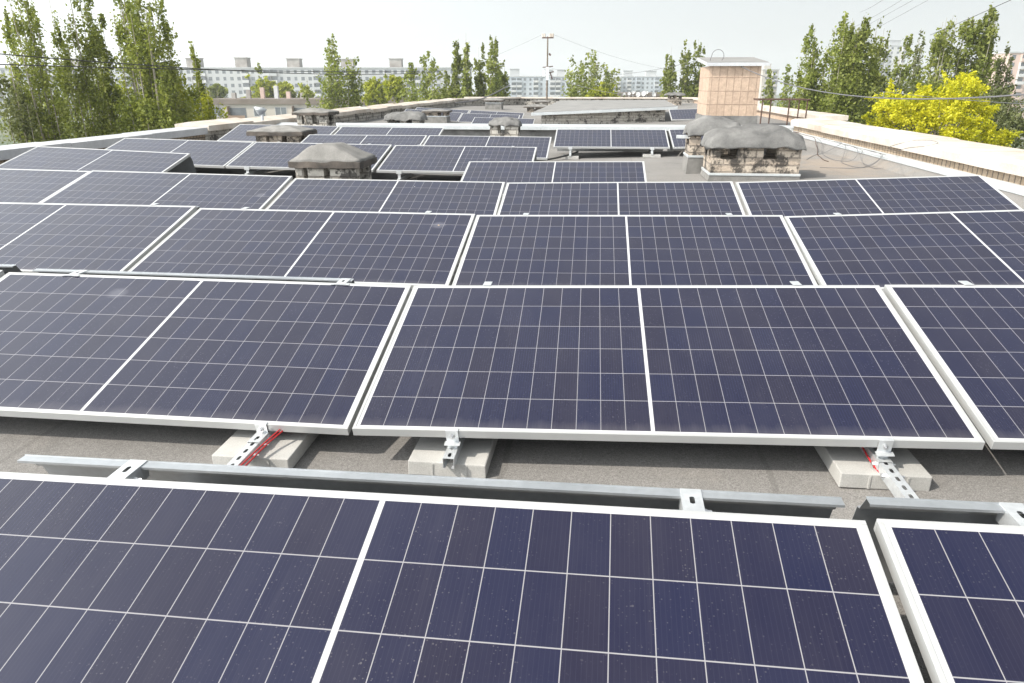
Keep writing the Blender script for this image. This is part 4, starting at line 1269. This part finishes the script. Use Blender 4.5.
# yellow tree in several sprays
def yellow_tree():
    D = 25.0
    c = atd(936, 118, D)
    root = empty('yellow_tree', (c.x, c.y, GZ))
    tag(root, 'bright yellow leafed tree beyond the right parapet', 'tree')
    rng = np.random.default_rng(5)
    ends = ((882, 104, 0), (893, 93, 1.0), (908, 98, -0.5), (925, 92, 0.5), (940, 100, -0.6), (953, 84, 0.2), (967, 76, 0), (975, 84, 0.6), (960, 96, -0.8), (975, 100, 0.3), (985, 108, -0.3), (890, 118, 0.6), (910, 116, -0.8), (930, 114, -1.0), (950, 112, -1.2),
            (970, 118, -1.0), (990, 126, -0.4), (1003, 132, 0.2), (945, 128, -1.2), (920, 130, -1.0), (895, 130, -0.2), (985, 140, -0.6), (965, 136, -1.2), (1000, 144, 0), (880, 122, 0.5), (935, 106, 0.8), (915, 106, 0.6), (945, 92, 0.4), (958, 104, 0.5), (900, 106, -0.6))
    Cs, Rs = [], []
    mb = MB()
    hub = np.array(c) - np.array([0, 0, 1.6])
    mb.tube([(c.x, c.y, GZ), tuple(hub - np.array([0, 0, 1.5])), tuple(hub)], 0.2, 8, 0.12)
    for (px, py, dd) in ends:
        e = np.array(atd(px, py, D + dd))
        mb.tube([tuple(hub), tuple((hub + e) / 2 + np.array([0, 0, -0.15])), tuple(e)], 0.05, 5, 0.01)
        for k in range(7):
            d = rng.normal(size=3) * np.array([1, 1, 0.45]) + np.array([0.25, 0, 0.25])
            d /= np.linalg.norm(d)
            l = rng.uniform(0.3, 0.85)
            m = 130
            t_ = rng.uniform(0, 1, m)
            p = e - np.array([0, 0, 0.16]) + d * (t_ * l)[:, None] + rng.normal(size=(m, 3)) * (0.11 * (1.1 - t_))[:, None]
            Cs.append(p)
            Rs.append(np.full(m, rng.uniform()) * 0.5 + rng.uniform(size=m) * 0.5)
    me = leaves_mesh('crown', np.concatenate(Cs), np.concatenate(Rs), 0.075, LEAF['yellow'], rng, 0.1)
    me.transform(Matrix.Translation((-c.x, -c.y, -GZ)))
    o = bpy.data.objects.new('crown', me)
    COL.objects.link(o)
    o.parent = root
    t = mb.build('trunk', BARK, root, True)
    t.data.transform(Matrix.Translation((-c.x, -c.y, -GZ)))
yellow_tree()

# ------------------------------------------------------------------ apartment blocks
PANE = worn('window_glass', (0.07, 0.08, 0.09), (0.17, 0.19, 0.21), 0.3, 0.2)
WALLS = {
    'grey': worn('grey_block_wall', (0.36, 0.375, 0.39), (0.46, 0.47, 0.475), 0.12, 0.9),
    'blue': worn('bluish_block_wall', (0.33, 0.37, 0.42), (0.43, 0.465, 0.50), 0.15, 0.9),
    'cream': worn('cream_block_wall', (0.40, 0.37, 0.33), (0.48, 0.45, 0.41), 0.15, 0.9),
    'pink': worn('pink_block_wall', (0.48, 0.36, 0.31), (0.56, 0.43, 0.38), 0.15, 0.9),
    'white': worn('white_block_wall', (0.46, 0.47, 0.48), (0.54, 0.54, 0.54), 0.2, 0.8),
    'brown': worn('brown_loggia_wall', (0.22, 0.15, 0.11), (0.30, 0.22, 0.17), 0.4, 0.9),
    'lift': worn('lift_house_wall', (0.20, 0.175, 0.16), (0.40, 0.38, 0.36), 0.3, 0.9),
    'roofb': worn('brown_roof_edge', (0.14, 0.115, 0.095), (0.20, 0.17, 0.15), 0.3, 0.9),
}
def block(px0, px1, roofy, D, depth, wall, label, floors_seen, bay, pattern, pent=(), pent_mat='grey', fl=2.8, name='apartment_block', roof_h=0.5, yaw=0.0, pane_w=1.5, bal_mat='white', top_pane=0.6):
    a, b = atd(px0, roofy, D), atd(px1, roofy, D)
    c = (a + b) / 2
    wd = (b - a).length
    root = empty(name, (c.x, c.y, GZ), (0, 0, YAW + R(yaw)))
    tag(root, label, 'apartment block')
    ht_ = c.z - GZ
    MB().box(-wd / 2, wd / 2, 0, depth, 0, ht_).build('wall', WALLS[wall], root)
    MB().box(-wd / 2 - 0.25, wd / 2 + 0.25, -0.3, depth + 0.25, ht_ + 0.003, ht_ + roof_h).build('roof', WALLS['roofb'] if name == 'panel_house' else WALLS['grey'], root)
    for (f0, f1, h_) in pent:
        pb = MB()
        pb.box(-wd / 2 + wd * f0, -wd / 2 + wd * f1, 2.0, min(depth - 1, 7.0), ht_ + roof_h + 0.003, ht_ + roof_h + h_)
        pb.box(-wd / 2 + wd * f0 - 0.3, -wd / 2 + wd * f1 + 0.3, 1.7, min(depth - 0.7, 7.3), ht_ + roof_h + h_ + 0.003, ht_ + roof_h + h_ + 0.3)
        pb.build('lift_house', WALLS[pent_mat], root)
    n = int(wd / bay)
    cnt = 0
    rest = MB()
    anyrest = False
    rgb = random.Random(int(px0))
    for f in range(floors_seen):
        z0 = ht_ - top_pane - 1.5 - f * fl
        for i in range(n):
            x = -wd / 2 + (i + 0.5) * wd / n
            ch = pattern[i % len(pattern)]
            if ch == 'w':
                w_ = pane_w * rgb.choice((0.8, 1.0, 1.0))
                tgt = MB() if cnt < 100 else rest
                tgt.box(x - w_ / 2, x + w_ / 2, -0.02, 0.1, z0, z0 + 1.45)
                if cnt < 100:
                    wo = tgt.build('window', PANE, root)
                    if D < 200:
                        fb_ = MB()
                        for (xa, xb, za, zb_) in ((x - w_ / 2 - 0.07, x + w_ / 2 + 0.07, z0 - 0.07, z0), (x - w_ / 2 - 0.07, x + w_ / 2 + 0.07, z0 + 1.45, z0 + 1.52), (x - w_ / 2 - 0.07, x - w_ / 2, z0, z0 + 1.45),
                                                 (x + w_ / 2, x + w_ / 2 + 0.07, z0, z0 + 1.45), (x - 0.05, x + 0.05, z0, z0 + 1.45)):
                            fb_.box(xa, xb, -0.06, -0.021, za, zb_)
                        fb_.build('frame', WALLS['white'], wo)
                    cnt += 1
                else:
                    anyrest = True
            elif ch == 'b':
                bw = min(bay, 3.2) * 0.94
                bb = MB()
                bb.box(x - bw / 2, x + bw / 2, -1.2, -0.003, z0 - 1.0, z0 - 0.85)
                bb.box(x - bw / 2, x + bw / 2, -1.2, -1.1, z0 - 0.848, z0 + 0.15)
                bb.box(x - bw / 2, x - bw / 2 + 0.08, -1.098, -0.003, z0 - 0.848, z0 + 1.7)
                bo = bb.build('balcony', WALLS[rgb.choice((bal_mat, bal_mat, wall))], root)
                db = MB()
                db.box(x - bw / 2 + 0.1, x + bw / 2 - 0.1, -0.05, -0.003, z0 - 0.84, z0 + 1.4)
                if rgb.random() < 0.35: db.box(x - bw / 2 + 0.1, x + bw / 2 - 0.1, -1.08, -1.04, z0 + 0.155, z0 + 1.5)
                db.build('opening', PANE, bo)
    if anyrest: 
        o = rest.build('window', PANE, root)
        o['kind'] = 'stuff'
    else:
        rest.bm.free()
    return root, wd, ht_
block(-30, 470, 68.5, 335, 13, 'grey', 'very long nine storey grey block across the left, with roof lift houses', 7, 3.1, 'wbbwwwwwbw', [(0.20, 0.222, 3.4), (0.43, 0.456, 3.6), (0.528, 0.552, 3.8), (0.632, 0.657, 3.4), (0.74, 0.765, 3.2), (0.838, 0.862, 3.4)], 'lift')
block(205, 420, 104.5, 133, 12, 'cream', 'lower pale house with brown loggias and a flat brown roof, at left', 2, 3.6, 'wbw', [], fl=2.8, name='panel_house', roof_h=0.9, pane_w=1.9, bal_mat='brown', top_pane=0.45)
hs = bpy.data.objects['panel_house']
for i, (px, hh_, mt) in enumerate(((247, 1.5, 'lift'), (261, 1.9, 'pink'), (275, 2.2, 'white'), (287, 1.2, 'pink'), (301, 1.0, 'lift'), (232, 1.0, 'lift'))):
    q = hs.matrix_basis.inverted() @ atd(px, 101, 137)
    zt_ = -GZ + atd(px, 104.5, 133).z + 0.905
    MB().box(q.x - 0.35, q.x + 0.35, q.y + 1, q.y + 1.7, zt_, zt_ + hh_).build('stack', WALLS[mt], hs)
block(500, 572, 77, 470, 14, 'blue', 'pale blue grey block behind the utility mast', 6, 3.2, 'wwbbwwb', [(0.14, 0.27, 4.0), (0.62, 0.74, 3.6), (0.8, 0.9, 3.6)], 'grey')
block(618, 664, 77, 540, 14, 'blue', 'bluish block between the broad tree and the tower poplars', 7, 3.2, 'wwbwbw', [(0.12, 0.32, 3.6), (0.62, 0.84, 3.4)], 'grey')
block(611, 621, 78, 525, 14, 'cream', 'narrow cream end of a block beside the broad tree', 7, 3.4, 'b', [])
block(763, 779, 70, 430, 14, 'cream', 'cream block top showing right of the peach tower', 6, 3.2, 'wbw', [(0.15, 0.55, 2.6)], 'cream')
block(884, 908, 46, 520, 18, 'white', 'tall white tower block among the right hand poplars', 14, 3.4, 'bwwb', [(0.25, 0.75, 3.0)], 'grey', bal_mat='white')
block(876, 886, 62, 505, 18, 'white', 'stepped lower wing left of the tall white tower block', 10, 3.4, 'b', [], bal_mat='white')
block(988, 1014, 78, 330, 14, 'pink', 'pinkish block at the right edge, lower one', 7, 3.2, 'wwb', [(0.3, 0.5, 2.0)], 'pink')
block(1010, 1040, 53, 300, 16, 'pink', 'tall pink tower block cut off by the right edge', 14, 3.0, 'wb', [], bal_mat='white')
# low roof with satellite dishes
bd, wd_, hd_ = block(612, 670, 96.5, 150, 10, 'brown', 'low brown roofed house carrying a row of white dishes', 1, 3.4, 'w', [], name='panel_house', roof_h=0.7)
rgd = random.Random(4)
for i, px in enumerate((624, 629, 633, 638, 643.5, 646.5, 653.5)):
    a = atd(px, 96.0 - (i % 3), 149.0)
    dd = empty('satellite_dish', (a.x, a.y, a.z - 0.3), (0, 0, YAW + R(rgd.uniform(-20, 20))))
    tag(dd, 'white satellite dish in the row on the low brown roof', 'satellite dish', 'white dishes on the low brown roof')
    mb = MB()
    r_ = 0.30 + 0.16 * (i in (3, 4, 6))
    ring = [mb.bm.verts.new((r_ * math.cos(2 * math.pi * k / 14), -0.12, r_ * 1.08 * math.sin(2 * math.pi * k / 14))) for k in range(14)]
    cc = mb.bm.verts.new((0, 0.0, 0))
    c2 = mb.bm.verts.new((0, 0.03, 0))
    for k in range(14):
        mb.bm.faces.new((ring[k], ring[(k + 1) % 14], cc))
        mb.bm.faces.new((ring[(k + 1) % 14], ring[k], c2))
    bmesh.ops.transform(mb.bm, matrix=Matrix.Translation((0, 0, 0.55)) @ Matrix.Rotation(R(-20), 4, 'X'), verts=mb.bm.verts[:])
    mb.build('bowl', WALLS['white'], dd)
    MB().tube([(0, 0.04, -0.5), (0, 0.04, 0.5)], 0.04, 6).build('stand', M['galv'], dd)

# ------------------------------------------------------------------ haze
HAZE = 0.0005
if HAZE:
    th = bpy.data.materials.new('haze')
    th.use_nodes = True
    tt = th.node_tree
    tt.nodes.remove(tt.nodes['Principled BSDF'])
    pv = tt.nodes.new('ShaderNodeVolumePrincipled')
    pv.inputs['Color'].default_value = (0.93, 0.96, 1.0, 1)
    pv.inputs['Density'].default_value = HAZE
    pv.inputs['Anisotropy'].default_value = 0.2
    tt.links.new(pv.outputs[0], tt.nodes['Material Output'].inputs['Volume'])
    hzb = MB().box(-920, 920, -220, 1320, GZ - 1, 45).build('haze', th)
    tag(hzb, kind='stuff')
